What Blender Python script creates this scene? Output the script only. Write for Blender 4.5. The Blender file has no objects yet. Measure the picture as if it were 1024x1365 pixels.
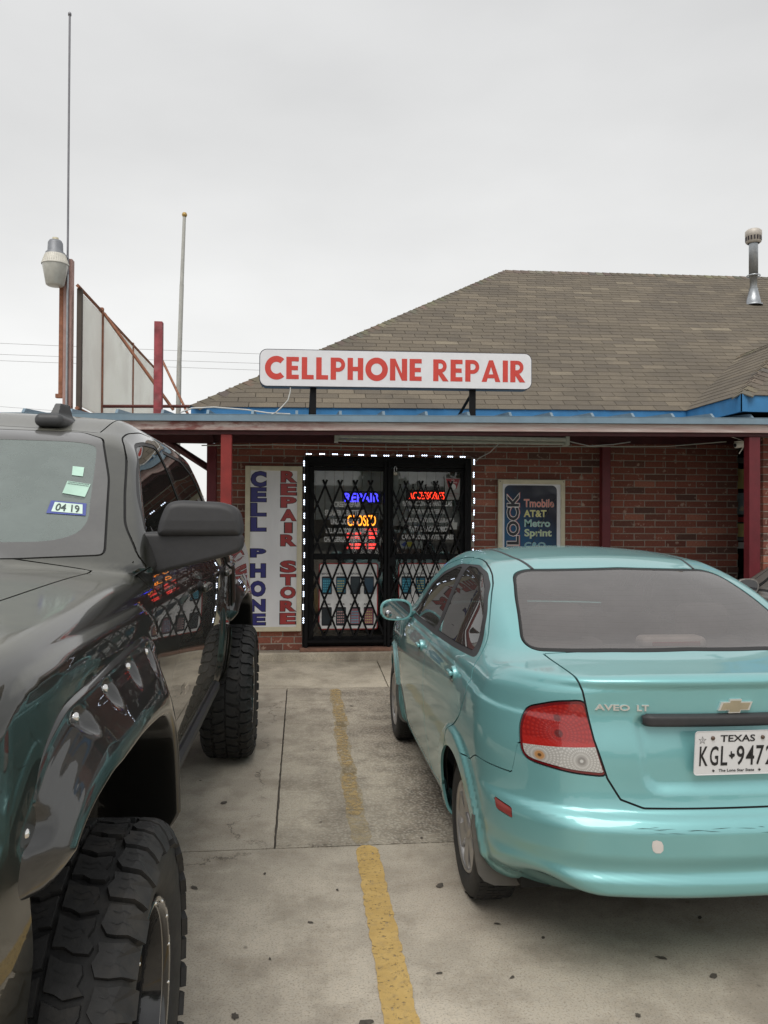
import bpy, math, random
import numpy as np
from math import radians, sin, cos, pi, tan
from mathutils import Vector, Matrix
random.seed(7)
S = bpy.context.scene
COL = S.collection

# ------------------------------------------------------------------ camera
cam_d = bpy.data.cameras.new("camera"); cam = bpy.data.objects.new("camera", cam_d); COL.objects.link(cam)
S.camera = cam
YAW, PIT, ROLL = radians(6.0), radians(0.7), radians(0.3)
f_ = Vector((sin(YAW)*cos(PIT), cos(YAW)*cos(PIT), sin(PIT)))
r_ = Vector((cos(YAW), -sin(YAW), 0)); u_ = r_.cross(f_)
r2 = r_*cos(ROLL)+u_*sin(ROLL); u2 = u_*cos(ROLL)-r_*sin(ROLL)
cam.matrix_world = Matrix(((r2.x, u2.x, -f_.x, 0), (r2.y, u2.y, -f_.y, 0), (r2.z, u2.z, -f_.z, 1.6), (0, 0, 0, 1)))
cam_d.sensor_fit = 'VERTICAL'; cam_d.sensor_height = 36.0; cam_d.lens = 1060/1365*36
cam_d.clip_start = .05; cam_d.clip_end = 2000

# ------------------------------------------------------------------ sky, sun, exposure
world = bpy.data.worlds.new("World"); S.world = world; world.use_nodes = True
nt = world.node_tree; nt.nodes.clear()
def wn(t, **k):
    n = nt.nodes.new(t)
    for a, b in k.items(): setattr(n, a, b)
    return n
SUN_EL, SUN_AZ = 58, 200
sky = wn('ShaderNodeTexSky', sky_type='NISHITA', sun_disc=False, sun_elevation=radians(SUN_EL), sun_rotation=radians(SUN_AZ))
bg = wn('ShaderNodeBackground'); out = wn('ShaderNodeOutputWorld')
tc = wn('ShaderNodeTexCoord'); sx = wn('ShaderNodeSeparateXYZ')
nt.links.new(tc.outputs['Generated'], sx.inputs[0])
mp = wn('ShaderNodeMapping'); mp.inputs['Scale'].default_value = (1.3, 1.3, 3.2)
nt.links.new(tc.outputs['Generated'], mp.inputs[0])
nz = wn('ShaderNodeTexNoise'); nz.inputs['Scale'].default_value = 1.6; nz.inputs['Detail'].default_value = 5; nz.inputs['Roughness'].default_value = .5
nt.links.new(mp.outputs[0], nz.inputs['Vector'])
cr = wn('ShaderNodeValToRGB')       # overcast cloud deck: brighter low, greyer overhead
e = cr.color_ramp.elements
e[0].position = 0.0; e[0].color = (.74, .738, .722, 1); e[1].position = 1.0; e[1].color = (.62, .625, .63, 1)
m = cr.color_ramp.elements.new(.22); m.color = (.71, .708, .695, 1)
m = cr.color_ramp.elements.new(.50); m.color = (.58, .58, .575, 1)
nt.links.new(sx.outputs['Z'], cr.inputs[0])
mr = wn('ShaderNodeMapRange'); mr.inputs['From Min'].default_value = .32; mr.inputs['From Max'].default_value = .68
mr.inputs['To Min'].default_value = .775; mr.inputs['To Max'].default_value = .90
nt.links.new(nz.outputs['Fac'], mr.inputs[0])
mul = wn('ShaderNodeVectorMath', operation='MULTIPLY'); nt.links.new(cr.outputs[0], mul.inputs[0]); nt.links.new(mr.outputs[0], mul.inputs[1])
STR = .12
sc_ = wn('ShaderNodeVectorMath', operation='SCALE'); sc_.inputs['Scale'].default_value = 1/STR
nt.links.new(mul.outputs[0], sc_.inputs[0])
mx = wn('ShaderNodeMix', data_type='RGBA'); mx.inputs[0].default_value = .96
nt.links.new(sky.outputs[0], mx.inputs[6]); nt.links.new(sc_.outputs[0], mx.inputs[7])
nt.links.new(mx.outputs[2], bg.inputs[0]); bg.inputs[1].default_value = STR
nt.links.new(bg.outputs[0], out.inputs[0])
sd = bpy.data.lights.new("sun", 'SUN'); sd.energy = 1.4; sd.angle = radians(40); sd.color = (1, .96, .9)
sun = bpy.data.objects.new("sun", sd); COL.objects.link(sun)
az, el = radians(SUN_AZ), radians(SUN_EL)
sun.rotation_euler = Vector((sin(az)*cos(el), cos(az)*cos(el), sin(el))).to_track_quat('Z', 'Y').to_euler()
S.view_settings.view_transform = 'Standard'; S.view_settings.look = 'None'
S.view_settings.exposure = 0.60; S.view_settings.gamma = 1; S.view_settings.use_curve_mapping = False
S.cycles.max_bounces = 8; S.cycles.transparent_max_bounces = 12; S.cycles.glossy_bounces = 5; S.cycles.diffuse_bounces = 4
S.cycles.sample_clamp_indirect = 4

# ------------------------------------------------------------------ materials
MATS = {}
def principled(name):
    m = bpy.data.materials.new(name); m.use_nodes = True
    return m, m.node_tree, m.node_tree.nodes['Principled BSDF']
def N(t, kind, **k):
    n = t.nodes.new(kind)
    for a, b in k.items():
        if a in n.inputs.keys() if isinstance(a, str) else False: n.inputs[a].default_value = b
        else: setattr(n, a, b)
    return n
def c4(c): return (c[0], c[1], c[2], 1)
def noise(t, scale, detail=4, rough=.55, coord='Object', vec=None, stretch=None):
    n = t.nodes.new('ShaderNodeTexNoise'); n.inputs['Scale'].default_value = scale
    n.inputs['Detail'].default_value = detail; n.inputs['Roughness'].default_value = rough
    co = t.nodes.new('ShaderNodeTexCoord'); src = co.outputs[coord]
    if coord == 'World':
        pass
    if stretch:
        mpp = t.nodes.new('ShaderNodeMapping'); mpp.inputs['Scale'].default_value = stretch
        t.links.new(src, mpp.inputs[0]); src = mpp.outputs[0]
    t.links.new(src, n.inputs['Vector'])
    return n.outputs['Fac']
def wpos(t, stretch=None):
    g = t.nodes.new('ShaderNodeNewGeometry'); src = g.outputs['Position']
    if stretch:
        mpp = t.nodes.new('ShaderNodeMapping'); mpp.inputs['Scale'].default_value = stretch
        t.links.new(src, mpp.inputs[0]); src = mpp.outputs[0]
    return src
def wnoise(t, scale, detail=4, rough=.55, stretch=None):
    n = t.nodes.new('ShaderNodeTexNoise'); n.inputs['Scale'].default_value = scale
    n.inputs['Detail'].default_value = detail; n.inputs['Roughness'].default_value = rough
    t.links.new(wpos(t, stretch), n.inputs['Vector']); return n.outputs['Fac']
def rng(t, src, a, b, c=0., d=1.):
    n = t.nodes.new('ShaderNodeMapRange')
    for i, v in enumerate((a, b, c, d)): n.inputs[i+1].default_value = v
    t.links.new(src, n.inputs[0]); return n.outputs[0]
def mixc(t, fac, a, b, mode='MIX'):
    n = t.nodes.new('ShaderNodeMix'); n.data_type = 'RGBA'; n.blend_type = mode
    for i, v in ((0, fac), (6, a), (7, b)):
        if hasattr(v, 'links') or isinstance(v, bpy.types.NodeSocket): t.links.new(v, n.inputs[i])
        else: n.inputs[i].default_value = v if i == 0 else c4(v)
    return n.outputs[2]
def math_(t, op, a, b=0.):
    n = t.nodes.new('ShaderNodeMath'); n.operation = op
    for i, v in ((0, a), (1, b)):
        if isinstance(v, bpy.types.NodeSocket): t.links.new(v, n.inputs[i])
        else: n.inputs[i].default_value = v
    return n.outputs[0]
def bump(t, p, h, strength=.3, dist=.01):
    b = t.nodes.new('ShaderNodeBump'); b.inputs['Strength'].default_value = strength; b.inputs['Distance'].default_value = dist
    t.links.new(h, b.inputs['Height']); t.links.new(b.outputs[0], p.inputs['Normal'])
def simple(name, col, rough=.5, metal=0., var=.12, nscale=12, bmp=0., coat=0., rvar=0., dirt=0., dirtcol=(.2, .17, .13), spec=None, bscale=60):
    if name in MATS: return MATS[name]
    m, t, p = principled(name)
    nf = wnoise(t, nscale, 5)
    base = mixc(t, rng(t, nf, .3, .7), tuple(c*(1-var) for c in col), tuple(min(1, c*(1+var)) for c in col))
    if dirt:
        d = wnoise(t, nscale*.35, 7, .65)
        base = mixc(t, rng(t, d, .5, .72, 0, dirt), base, dirtcol)
    t.links.new(base, p.inputs['Base Color'])
    p.inputs['Roughness'].default_value = rough; p.inputs['Metallic'].default_value = metal
    if rvar: t.links.new(rng(t, nf, .3, .7, rough-rvar, rough+rvar), p.inputs['Roughness'])
    if coat: p.inputs['Coat Weight'].default_value = coat; p.inputs['Coat Roughness'].default_value = .03
    if spec is not None: p.inputs['Specular IOR Level'].default_value = spec
    if bmp: bump(t, p, wnoise(t, bscale, 5), bmp, .004)
    MATS[name] = m; return m
def emit(name, col, s):
    if name in MATS: return MATS[name]
    m, t, p = principled(name); p.inputs['Base Color'].default_value = c4(tuple(c*.3 for c in col))
    p.inputs['Emission Color'].default_value = c4(col); p.inputs['Emission Strength'].default_value = s
    MATS[name] = m; return m
def tinted(name, rough=.85, nsc=40, blot=None, bmp=.4, amt=.25, bsc=90):
    """base colour = per piece colour attribute x grain"""
    if name in MATS: return MATS[name]
    m, t, p = principled(name)
    at = t.nodes.new('ShaderNodeAttribute'); at.attribute_name = 'tint'
    nf = wnoise(t, nsc, 6, .65)
    g = t.nodes.new('ShaderNodeVectorMath'); g.operation = 'SCALE'
    t.links.new(at.outputs['Color'], g.inputs[0]); t.links.new(rng(t, nf, .3, .7, 1-amt, 1+amt), g.inputs['Scale'])
    col = g.outputs[0]
    if blot:
        d = wnoise(t, blot[1], 5, .6)
        col = mixc(t, rng(t, d, blot[2], blot[2]+.06, 0, blot[3]), col, blot[0])
    t.links.new(col, p.inputs['Base Color']); p.inputs['Roughness'].default_value = rough
    bump(t, p, wnoise(t, bsc, 5, .7), bmp, .004)
    MATS[name] = m; return m
def glass(name, tint=(.6, .65, .62), ior=1.6, dust=.1, dustcol=(.45, .44, .40), lines=False):
    if name in MATS: return MATS[name]
    m = bpy.data.materials.new(name); m.use_nodes = True; t = m.node_tree; t.nodes.clear()
    o = t.nodes.new('ShaderNodeOutputMaterial')
    tr = t.nodes.new('ShaderNodeBsdfTransparent'); tr.inputs[0].default_value = c4(tint)
    gl = t.nodes.new('ShaderNodeBsdfGlossy'); gl.inputs['Roughness'].default_value = .012
    df = t.nodes.new('ShaderNodeBsdfDiffuse'); df.inputs[0].default_value = c4(dustcol)
    fr = t.nodes.new('ShaderNodeFresnel'); fr.inputs[0].default_value = ior
    if lines:
        co = t.nodes.new('ShaderNodeTexCoord'); w = t.nodes.new('ShaderNodeTexWave'); w.bands_direction = 'Z'; w.inputs['Scale'].default_value = 17
        t.links.new(co.outputs['Object'], w.inputs[0])
        cc = mixc(t, rng(t, w.outputs['Fac'], .93, 1., 0, .30), tint, (.22, .15, .1)); t.links.new(cc, tr.inputs[0])
        df.inputs[0].default_value = c4(dustcol)
    a = t.nodes.new('ShaderNodeMixShader'); b = t.nodes.new('ShaderNodeMixShader')
    dn = wnoise(t, 7, 6, .7); t.links.new(rng(t, dn, .3, .75, dust*.88, dust*1.12), a.inputs[0])
    t.links.new(tr.outputs[0], a.inputs[1]); t.links.new(df.outputs[0], a.inputs[2])
    t.links.new(fr.outputs[0], b.inputs[0]); t.links.new(a.outputs[0], b.inputs[1]); t.links.new(gl.outputs[0], b.inputs[2])
    t.links.new(b.outputs[0], o.inputs[0]); MATS[name] = m; return m
def paint(name, col, metal=.6, rough=.35, dust=0., dustcol=(.3, .28, .24), coatr=.02, flake=.0):
    if name in MATS: return MATS[name]
    m, t, p = principled(name)
    base = None
    nf = wnoise(t, 3, 5)
    base = mixc(t, rng(t, nf, .3, .7), tuple(c*.96 for c in col), tuple(c*1.04 for c in col))
    p.inputs['Metallic'].default_value = metal; p.inputs['Roughness'].default_value = rough
    p.inputs['Coat Weight'].default_value = 1; p.inputs['Coat Roughness'].default_value = coatr; p.inputs['Coat IOR'].default_value = 1.55
    if dust:
        g = t.nodes.new('ShaderNodeNewGeometry'); s = t.nodes.new('ShaderNodeSeparateXYZ'); t.links.new(g.outputs['Normal'], s.inputs[0])
        up = rng(t, s.outputs['Z'], .72, .96, .02, 1.)
        dn = rng(t, wnoise(t, 5, 8, .7), .25, .75, .45, 1.)
        f = math_(t, 'MULTIPLY', math_(t, 'MULTIPLY', up, dn), dust)
        base = mixc(t, f, base, dustcol)
        inv = math_(t, 'SUBTRACT', 1., f)
        t.links.new(math_(t, 'MULTIPLY', inv, metal), p.inputs['Metallic'])
        t.links.new(rng(t, f, 0, 1, rough, .8), p.inputs['Roughness'])
        t.links.new(rng(t, f, 0, .9, 1, .35), p.inputs['Coat Weight'])
        t.links.new(rng(t, f, 0, .8, coatr, .22), p.inputs['Coat Roughness'])
    t.links.new(base, p.inputs['Base Color'])
    MATS[name] = m; return m

# ------------------------------------------------------------------ object helpers
def tag(o, label=None, cat=None, group=None, kind=None):
    if label: o['label'] = label
    if cat: o['category'] = cat
    if group: o['group'] = group
    if kind: o['kind'] = kind
    return o
def thing(name, label, cat, loc=(0, 0, 0), rz=0., group=None):
    o = bpy.data.objects.new(name, None); COL.objects.link(o); o.empty_display_size = .2
    o.location = loc; o.rotation_euler = (0, 0, rz); return tag(o, label, cat, group)
class MB:
    def __init__(s): s.v = []; s.f = []; s.t = []; s.cur = (1, 1, 1); s.sm = []; s.smooth = False
    def add(s, vs, fs):
        b = len(s.v); s.v += [tuple(p) for p in vs]
        for f in fs: s.f.append(tuple(i+b for i in f)); s.t.append(s.cur); s.sm.append(s.smooth)
        return s
    def box(s, x0, x1, y0, y1, z0, z1, M=None):
        vs = [(x, y, z) for x in (x0, x1) for y in (y0, y1) for z in (z0, z1)]
        if M is not None: vs = [tuple(M @ Vector(p)) for p in vs]
        return s.add(vs, [(0, 1, 3, 2), (4, 6, 7, 5), (0, 4, 5, 1), (2, 3, 7, 6), (0, 2, 6, 4), (1, 5, 7, 3)])
    def bbox(s, x0, x1, y0, y1, z0, z1, c=.003, M=None):
        """box with chamfered edges"""
        vs = []; idx = {}
        c = min(c, abs(x1-x0)*.45, abs(y1-y0)*.45, abs(z1-z0)*.45)
        for i, X in enumerate((x0, x1)):
            for j, Y in enumerate((y0, y1)):
                for k, Z in enumerate((z0, z1)):
                    sx_, sy_, sz_ = (1, -1)[i], (1, -1)[j], (1, -1)[k]
                    for a in range(3):
                        p = [X+sx_*c, Y+sy_*c, Z+sz_*c]; p[a] = (X, Y, Z)[a]
                        idx[(i, j, k, a)] = len(vs); vs.append(tuple(p))
        F = []
        for a in range(3):
            for q in (0, 1):
                def g(u, v):
                    t = [0, 0, 0]; t[a] = q; o = [b for b in range(3) if b != a]; t[o[0]] = u; t[o[1]] = v; return idx[(*t, a)]
                F.append((g(0, 0), g(0, 1), g(1, 1), g(1, 0)))
        for a in range(3):
            o = [b for b in range(3) if b != a]
            for u in (0, 1):
                for v in (0, 1):
                    def g(q, ax):
                        t = [0, 0, 0]; t[a] = q; t[o[0]] = u; t[o[1]] = v; return idx[(*t, ax)]
                    F.append((g(0, o[0]), g(1, o[0]), g(1, o[1]), g(0, o[1])))
        for i in (0, 1):
            for j in (0, 1):
                for k in (0, 1): F.append((idx[(i, j, k, 0)], idx[(i, j, k, 1)], idx[(i, j, k, 2)]))
        if M is not None: vs = [tuple(M @ Vector(p)) for p in vs]
        return s.add(vs, F)
    def tube(s, pts, r, n=8, cap=True, r2=None):
        pts = [Vector(p) for p in pts]; rings = []; base = len(s.v); vs = []
        up = Vector((0, 0, 1)); prev = None
        for i, p in enumerate(pts):
            d = (pts[min(i+1, len(pts)-1)]-pts[max(i-1, 0)]).normalized()
            a = prev if prev is not None else (up if abs(d.z) < .9 else Vector((1, 0, 0)))
            x = (a - d*a.dot(d)).normalized(); prev = x; y = d.cross(x)
            rr = r if r2 is None else r+(r2-r)*i/(len(pts)-1)
            for k in range(n):
                t = 2*pi*k/n; vs.append(p+x*cos(t)*rr+y*sin(t)*rr)
        fs = [(i*n+k, i*n+(k+1) % n, (i+1)*n+(k+1) % n, (i+1)*n+k) for i in range(len(pts)-1) for k in range(n)]
        o = s.smooth; s.smooth = True; s.add(vs, fs); s.smooth = o
        if cap:
            m = len(pts); s.v_extra = None
            s.add([vs[k] for k in range(n)], [tuple(range(n-1, -1, -1))]); s.add([vs[(m-1)*n+k] for k in range(n)], [tuple(range(n))])
        return s
    def lathe(s, prof, n=32, M=None, close=False):
        """prof [(radius, axial)] about local x axis"""
        vs = [(a, r*cos(2*pi*k/n), r*sin(2*pi*k/n)) for r, a in prof for k in range(n)]
        if M is not None: vs = [tuple(M @ Vector(p)) for p in vs]
        m = len(prof); fs = [(i*n+k, i*n+(k+1) % n, (i+1)*n+(k+1) % n, (i+1)*n+k) for i in range(m-1) for k in range(n)]
        o = s.smooth; s.smooth = True; s.add(vs, fs); s.smooth = o
        return s
    def prism(s, poly, a, b, axis='y', M=None):
        """2D poly extruded from a to b; axis y: poly=(x,z); axis x: poly=(y,z); axis z: poly=(x,y)"""
        def P(p, q): return {'y': (p[0], q, p[1]), 'x': (q, p[0], p[1]), 'z': (p[0], p[1], q)}[axis]
        n = len(poly); vs = [P(p, a) for p in poly]+[P(p, b) for p in poly]
        if M is not None: vs = [tuple(M @ Vector(p)) for p in vs]
        return s.add(vs, [tuple(range(n)), tuple(range(2*n-1, n-1, -1))]+[(i, (i+1) % n, n+(i+1) % n, n+i) for i in range(n)])
    def build(s, name, mat, parent=None, loc=None, fixn=True):
        me = bpy.data.meshes.new(name); me.from_pydata(s.v, [], s.f)
        if any(t != (1, 1, 1) for t in s.t):
            at = me.attributes.new('tint', 'FLOAT_COLOR', 'CORNER')
            arr = []
            for f, t in zip(s.f, s.t): arr += [t[0], t[1], t[2], 1.]*len(f)
            at.data.foreach_set('color', arr)
        me.polygons.foreach_set('use_smooth', s.sm)
        if fixn:
            import bmesh
            bm = bmesh.new(); bm.from_mesh(me); bmesh.ops.recalc_face_normals(bm, faces=bm.faces); bm.to_mesh(me); bm.free()
        me.materials.append(mat); me.update()
        o = bpy.data.objects.new(name, me); COL.objects.link(o)
        if parent: o.parent = parent
        if loc: o.location = loc
        return o
def obj_of(name, me, parent=None):
    o = bpy.data.objects.new(name, me); COL.objects.link(o)
    if parent: o.parent = parent
    return o
def copy_tree(o, parent=None):
    c = o.copy(); COL.objects.link(c)
    if parent: c.parent = parent
    for ch in o.children: copy_tree(ch, c)
    return c
def rrect(x0, x1, z0, z1, r, n=6):
    P = []
    for cx, cz, a in ((x1-r, z1-r, 0), (x0+r, z1-r, 90), (x0+r, z0+r, 180), (x1-r, z0+r, 270)):
        for k in range(n+1):
            t = radians(a+90*k/n); P.append((cx+r*cos(t), cz+r*sin(t)))
    return P
_tc = {}
def text_geo(s, offset=0.):
    k = (s, offset)
    if k not in _tc:
        cu = bpy.data.curves.new('lettering', 'FONT'); cu.body = s; cu.offset = offset; cu.resolution_u = 3
        ob = bpy.data.objects.new('lettering', cu); me = bpy.data.meshes.new_from_object(ob)
        v = np.empty(len(me.vertices)*3); me.vertices.foreach_get('co', v); v = v.reshape(-1, 3)
        fs = [tuple(p.vertices) for p in me.polygons]
        bpy.data.objects.remove(ob); bpy.data.curves.remove(cu); bpy.data.meshes.remove(me)
        _tc[k] = (v, fs)
    return _tc[k]
def text(mb, s, x0, x1, z0, z1, y, offset=0., M=None, ref=None, thick=0.):
    """flat lettering fitted in the box x0..x1, z0..z1 facing -y at plane y. ref: fit using another offset's bounds"""
    v, fs = text_geo(s, offset); rv = text_geo(s, ref if ref is not None else offset)[0]
    lo, hi = rv.min(0), rv.max(0)
    k = (np.array([x1-x0, z1-z0]))/(hi-lo)[:2]
    q = (v[:, :2]-lo[:2])*k+np.array([x0, z0])
    vs = [(a, y, b) for a, b in q]
    if M is not None: vs = [tuple(M @ Vector(p)) for p in vs]
    mb.add(vs, fs); return mb

# ================================================================== shape functions of the vehicles
def pw(x, xs, ys):
    """smooth (monotone-ish) curve through points"""
    xs=np.asarray(xs,float); ys=np.asarray(ys,float)
    h=np.diff(xs); d=np.diff(ys)/h
    m=np.empty_like(xs); m[0]=d[0]; m[-1]=d[-1]
    for i in range(1,len(xs)-1):
        m[i]=0 if d[i-1]*d[i]<=0 else 2*d[i-1]*d[i]/(d[i-1]+d[i])
    x=np.clip(x,xs[0],xs[-1]); i=np.clip(np.searchsorted(xs,x)-1,0,len(h)-1)
    t=(x-xs[i])/h[i]
    return (2*t**3-3*t**2+1)*ys[i]+(t**3-2*t**2+t)*h[i]*m[i]+(-2*t**3+3*t**2)*ys[i+1]+(t**3-t**2)*h[i]*m[i+1]
def rmax(a,b,r):
    u=np.maximum(a+r,0); v=np.maximum(b+r,0)
    return np.sqrt(u*u+v*v)-r+np.minimum(np.maximum(a,b)+r,0)
def smin(a,b,k):
    h=np.maximum(k-np.abs(a-b),0)/k
    return np.minimum(a,b)-h*h*k*.25
def sst(a,b,x):
    t=np.clip((x-a)/(b-a),0,1); return t*t*(3-2*t)
def sdpoly(px,py,pts,r=0.0):
    """signed distance to polygon (neg. inside), rounded by r"""
    pts=np.asarray(pts,float); n=len(pts)
    if r>0:
        # inset by r is approximated by smoothing corners: chaikin style rounding
        out=[]
        for i in range(n):
            p=pts[i];a=pts[i-1];b=pts[(i+1)%n]
            la=np.linalg.norm(a-p);lb=np.linalg.norm(b-p)
            ra=min(r,la*.45);rb=min(r,lb*.45)
            A=p+(a-p)/la*ra;B=p+(b-p)/lb*rb
            for t in (0,.25,.5,.75,1): out.append((1-t)**2*A+2*t*(1-t)*p+t*t*B)
        pts=np.array(out);n=len(pts)
    d=np.full(px.shape,1e9); s=np.ones(px.shape)
    for i in range(n):
        x0,y0=pts[i];x1,y1=pts[i-1]
        ex,ey=x1-x0,y1-y0; wx,wy=px-x0,py-y0
        t=np.clip((wx*ex+wy*ey)/(ex*ex+ey*ey+1e-12),0,1)
        bx,by=wx-ex*t,wy-ey*t
        d=np.minimum(d,bx*bx+by*by)
        c1=py>=y0;c2=py<y1;c3=ex*wy>ey*wx
        s=np.where((c1&c2&c3)|(~c1&~c2&~c3),-s,s)
    return s*np.sqrt(d)

# ---------------- teal sedan, local frame: rear axle at y=0, forward +y, ground z=0
def F_sedan(x,y,z):
    ax=np.abs(x)
    # side half width
    w=pw(z,[.18,.26,.36,.55,.75,.88,.97,1.05,1.3],[.755,.785,.805,.828,.835,.824,.80,.765,.70])
    w=w-.022*sst(.15,-.75,y)-.075*sst(1.7,3.25,y)
    w=w-.010*sst(-.01,.01,z-(.965-.05*sst(.3,-.6,y)))   # shoulder crease
    for wy in (0.,2.48):
        rr=np.sqrt((y-wy)**2+(z-.289)**2)
        w=w+.020*sst(.435,.405,rr)*sst(.02,.1,z)
    # rear
    yr=pw(z,[.20,.30,.345,.37,.40,.44,.50,.565,.60,.63,.68,.80,.95,1.02,1.06,1.12],
            [-.60,-.74,-.865,-.885,-.888,-.87,-.885,-.885,-.868,-.832,-.818,-.805,-.775,-.775,-.800,-.80])
    yr=yr+.16*(ax/.8)**2.4
    k=(ax<.42)&(y<-.6)&(z>.64)&(z<1.02)
    if k.any():
        yr=yr+0*x; yr[k]+=.016*sst(.022,-.022,sdpoly(ax[k],z[k],[(-1,.925),(.345,.925),(.322,.72),(.29,.695),(-1,.695)],.03))
    yf=pw(z,[.18,.3,.45,.6,.72,.85],[3.15,3.28,3.33,3.32,3.24,3.1])-.22*(ax/.8)**2.6
    g=rmax(ax-w,yr-y,.30)
    g=rmax(g,y-yf,.28)
    deck=pw(y,[-.85,-.79,-.74,-.42,0,1,2.0,2.25,2.7,3.1,3.35],[1.058,1.072,1.076,1.098,1.10,1.08,1.06,1.015,.93,.82,.70])-.060*(ax/.8)**3-.01*(ax/.8)**2
    low=rmax(g,z-deck,.055)
    low=rmax(low,.20-z+.13*sst(-.40,-.75,y)+.10*sst(.45,.8,ax)*sst(-.30,-.5,y),.05)
    # cabin
    tw=.815-.40*(z-.92)-.42*np.maximum(z-1.24,0)**1.6
    tw=tw-.10*sst(.35,-.75,y)-.05*sst(1.4,2.3,y)
    roof=pw(y,[-.1,.2,.5,1.0,1.4,1.8],[1.345,1.405,1.442,1.468,1.455,1.40])-.045*(ax/.6)**2
    cs=rmax(ax-tw,z-roof,.075)
    # back light plane: (y,z) (-.45,1.085)-(.20,1.385)
    n=np.array([-.30,.65]);n=n/np.hypot(*n)
    bl=(y+.45-.20*(ax/.6)**2.2*.9)*n[0]+(z-1.085)*n[1]-.035*np.sin(np.clip((z-1.085)/.3,0,1)*np.pi)*.7
    n2=np.array([.44,.92]);n2=n2/np.hypot(*n2)
    wsh=(y-2.28+.20*(ax/.7)**2)*n2[0]+(z-1.01)*n2[1]
    cab=rmax(cs,bl,.055)
    cab=rmax(cab,wsh,.05)
    cab=rmax(cab,.985-z+.03*sst(.2,-.6,y),.02)
    return smin(low,cab,.07)

# ---------------- pickup, local frame: front axle y=0, tail +y, ground z=0
def F_truck(x,y,z):
    ax=np.abs(x)
    w=pw(z,[.60,.70,.90,1.10,1.28,1.38,1.50],[.935,.972,.994,1.0,.995,.975,.925])
    w=w-.05*sst(-.35,-.95,y)
    w=w+.03*sst(3.1,3.2,y)
    for wy in (0.,3.64):
        k=(ax>.8)&(np.abs(y-wy)<.9)&(z<1.42)
        if k.any():
            w=w+0*x; w[k]+=.018*sst(.012,-.012,sdpoly(y[k]-wy,z[k],[(-.80,.4),(-.76,1.15),(-.55,1.325),(-.3,1.345),(.52,1.352),(.66,1.25),(.72,.4)],.10))
    hood=pw(y,[-.95,-.85,-.6,0,.5,.8],[1.30,1.37,1.405,1.440,1.465,1.47])-.05*ax**3+.022*sst(.60,.52,ax)*sst(-.9,-.6,y)
    bed=1.475+.025*sst(3.1,3.2,y)
    yf=pw(z,[.6,.7,.9,1.1,1.3],[-.80,-.93,-.96,-.90,-.88])+.17*(ax/1.0)**3
    g=rmax(ax-w,yf-y,.14)
    g=rmax(g,y-4.86,.06)
    top=hood+(bed-hood)*sst(.75,.85,y)
    low=rmax(g,z-top,.055)
    low=rmax(low,.60-z,.03)
    # bed cavity
    tw=.972-.36*(z-1.45)-.25*np.maximum(z-1.80,0)**1.5
    roof=2.068-.035*(ax/.75)**2-.12*sst(1.75,1.20,y)-.02*sst(2.5,3.1,y)
    cs=rmax(ax-tw,z-roof,.085)
    n=np.array([-.46,.66]);n=n/np.hypot(*n)
    wsh=(y-.52-.13*(ax/.8)**2)*n[0]+(z-1.46)*n[1]
    cab=rmax(cs,wsh,.035)
    bk=(y-3.10+ .30*(z-1.47)*.6)
    cab=rmax(cab,bk,.05)
    cab=rmax(cab,1.44-z,.02)
    f=smin(low,cab,.034)
    return f

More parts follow.
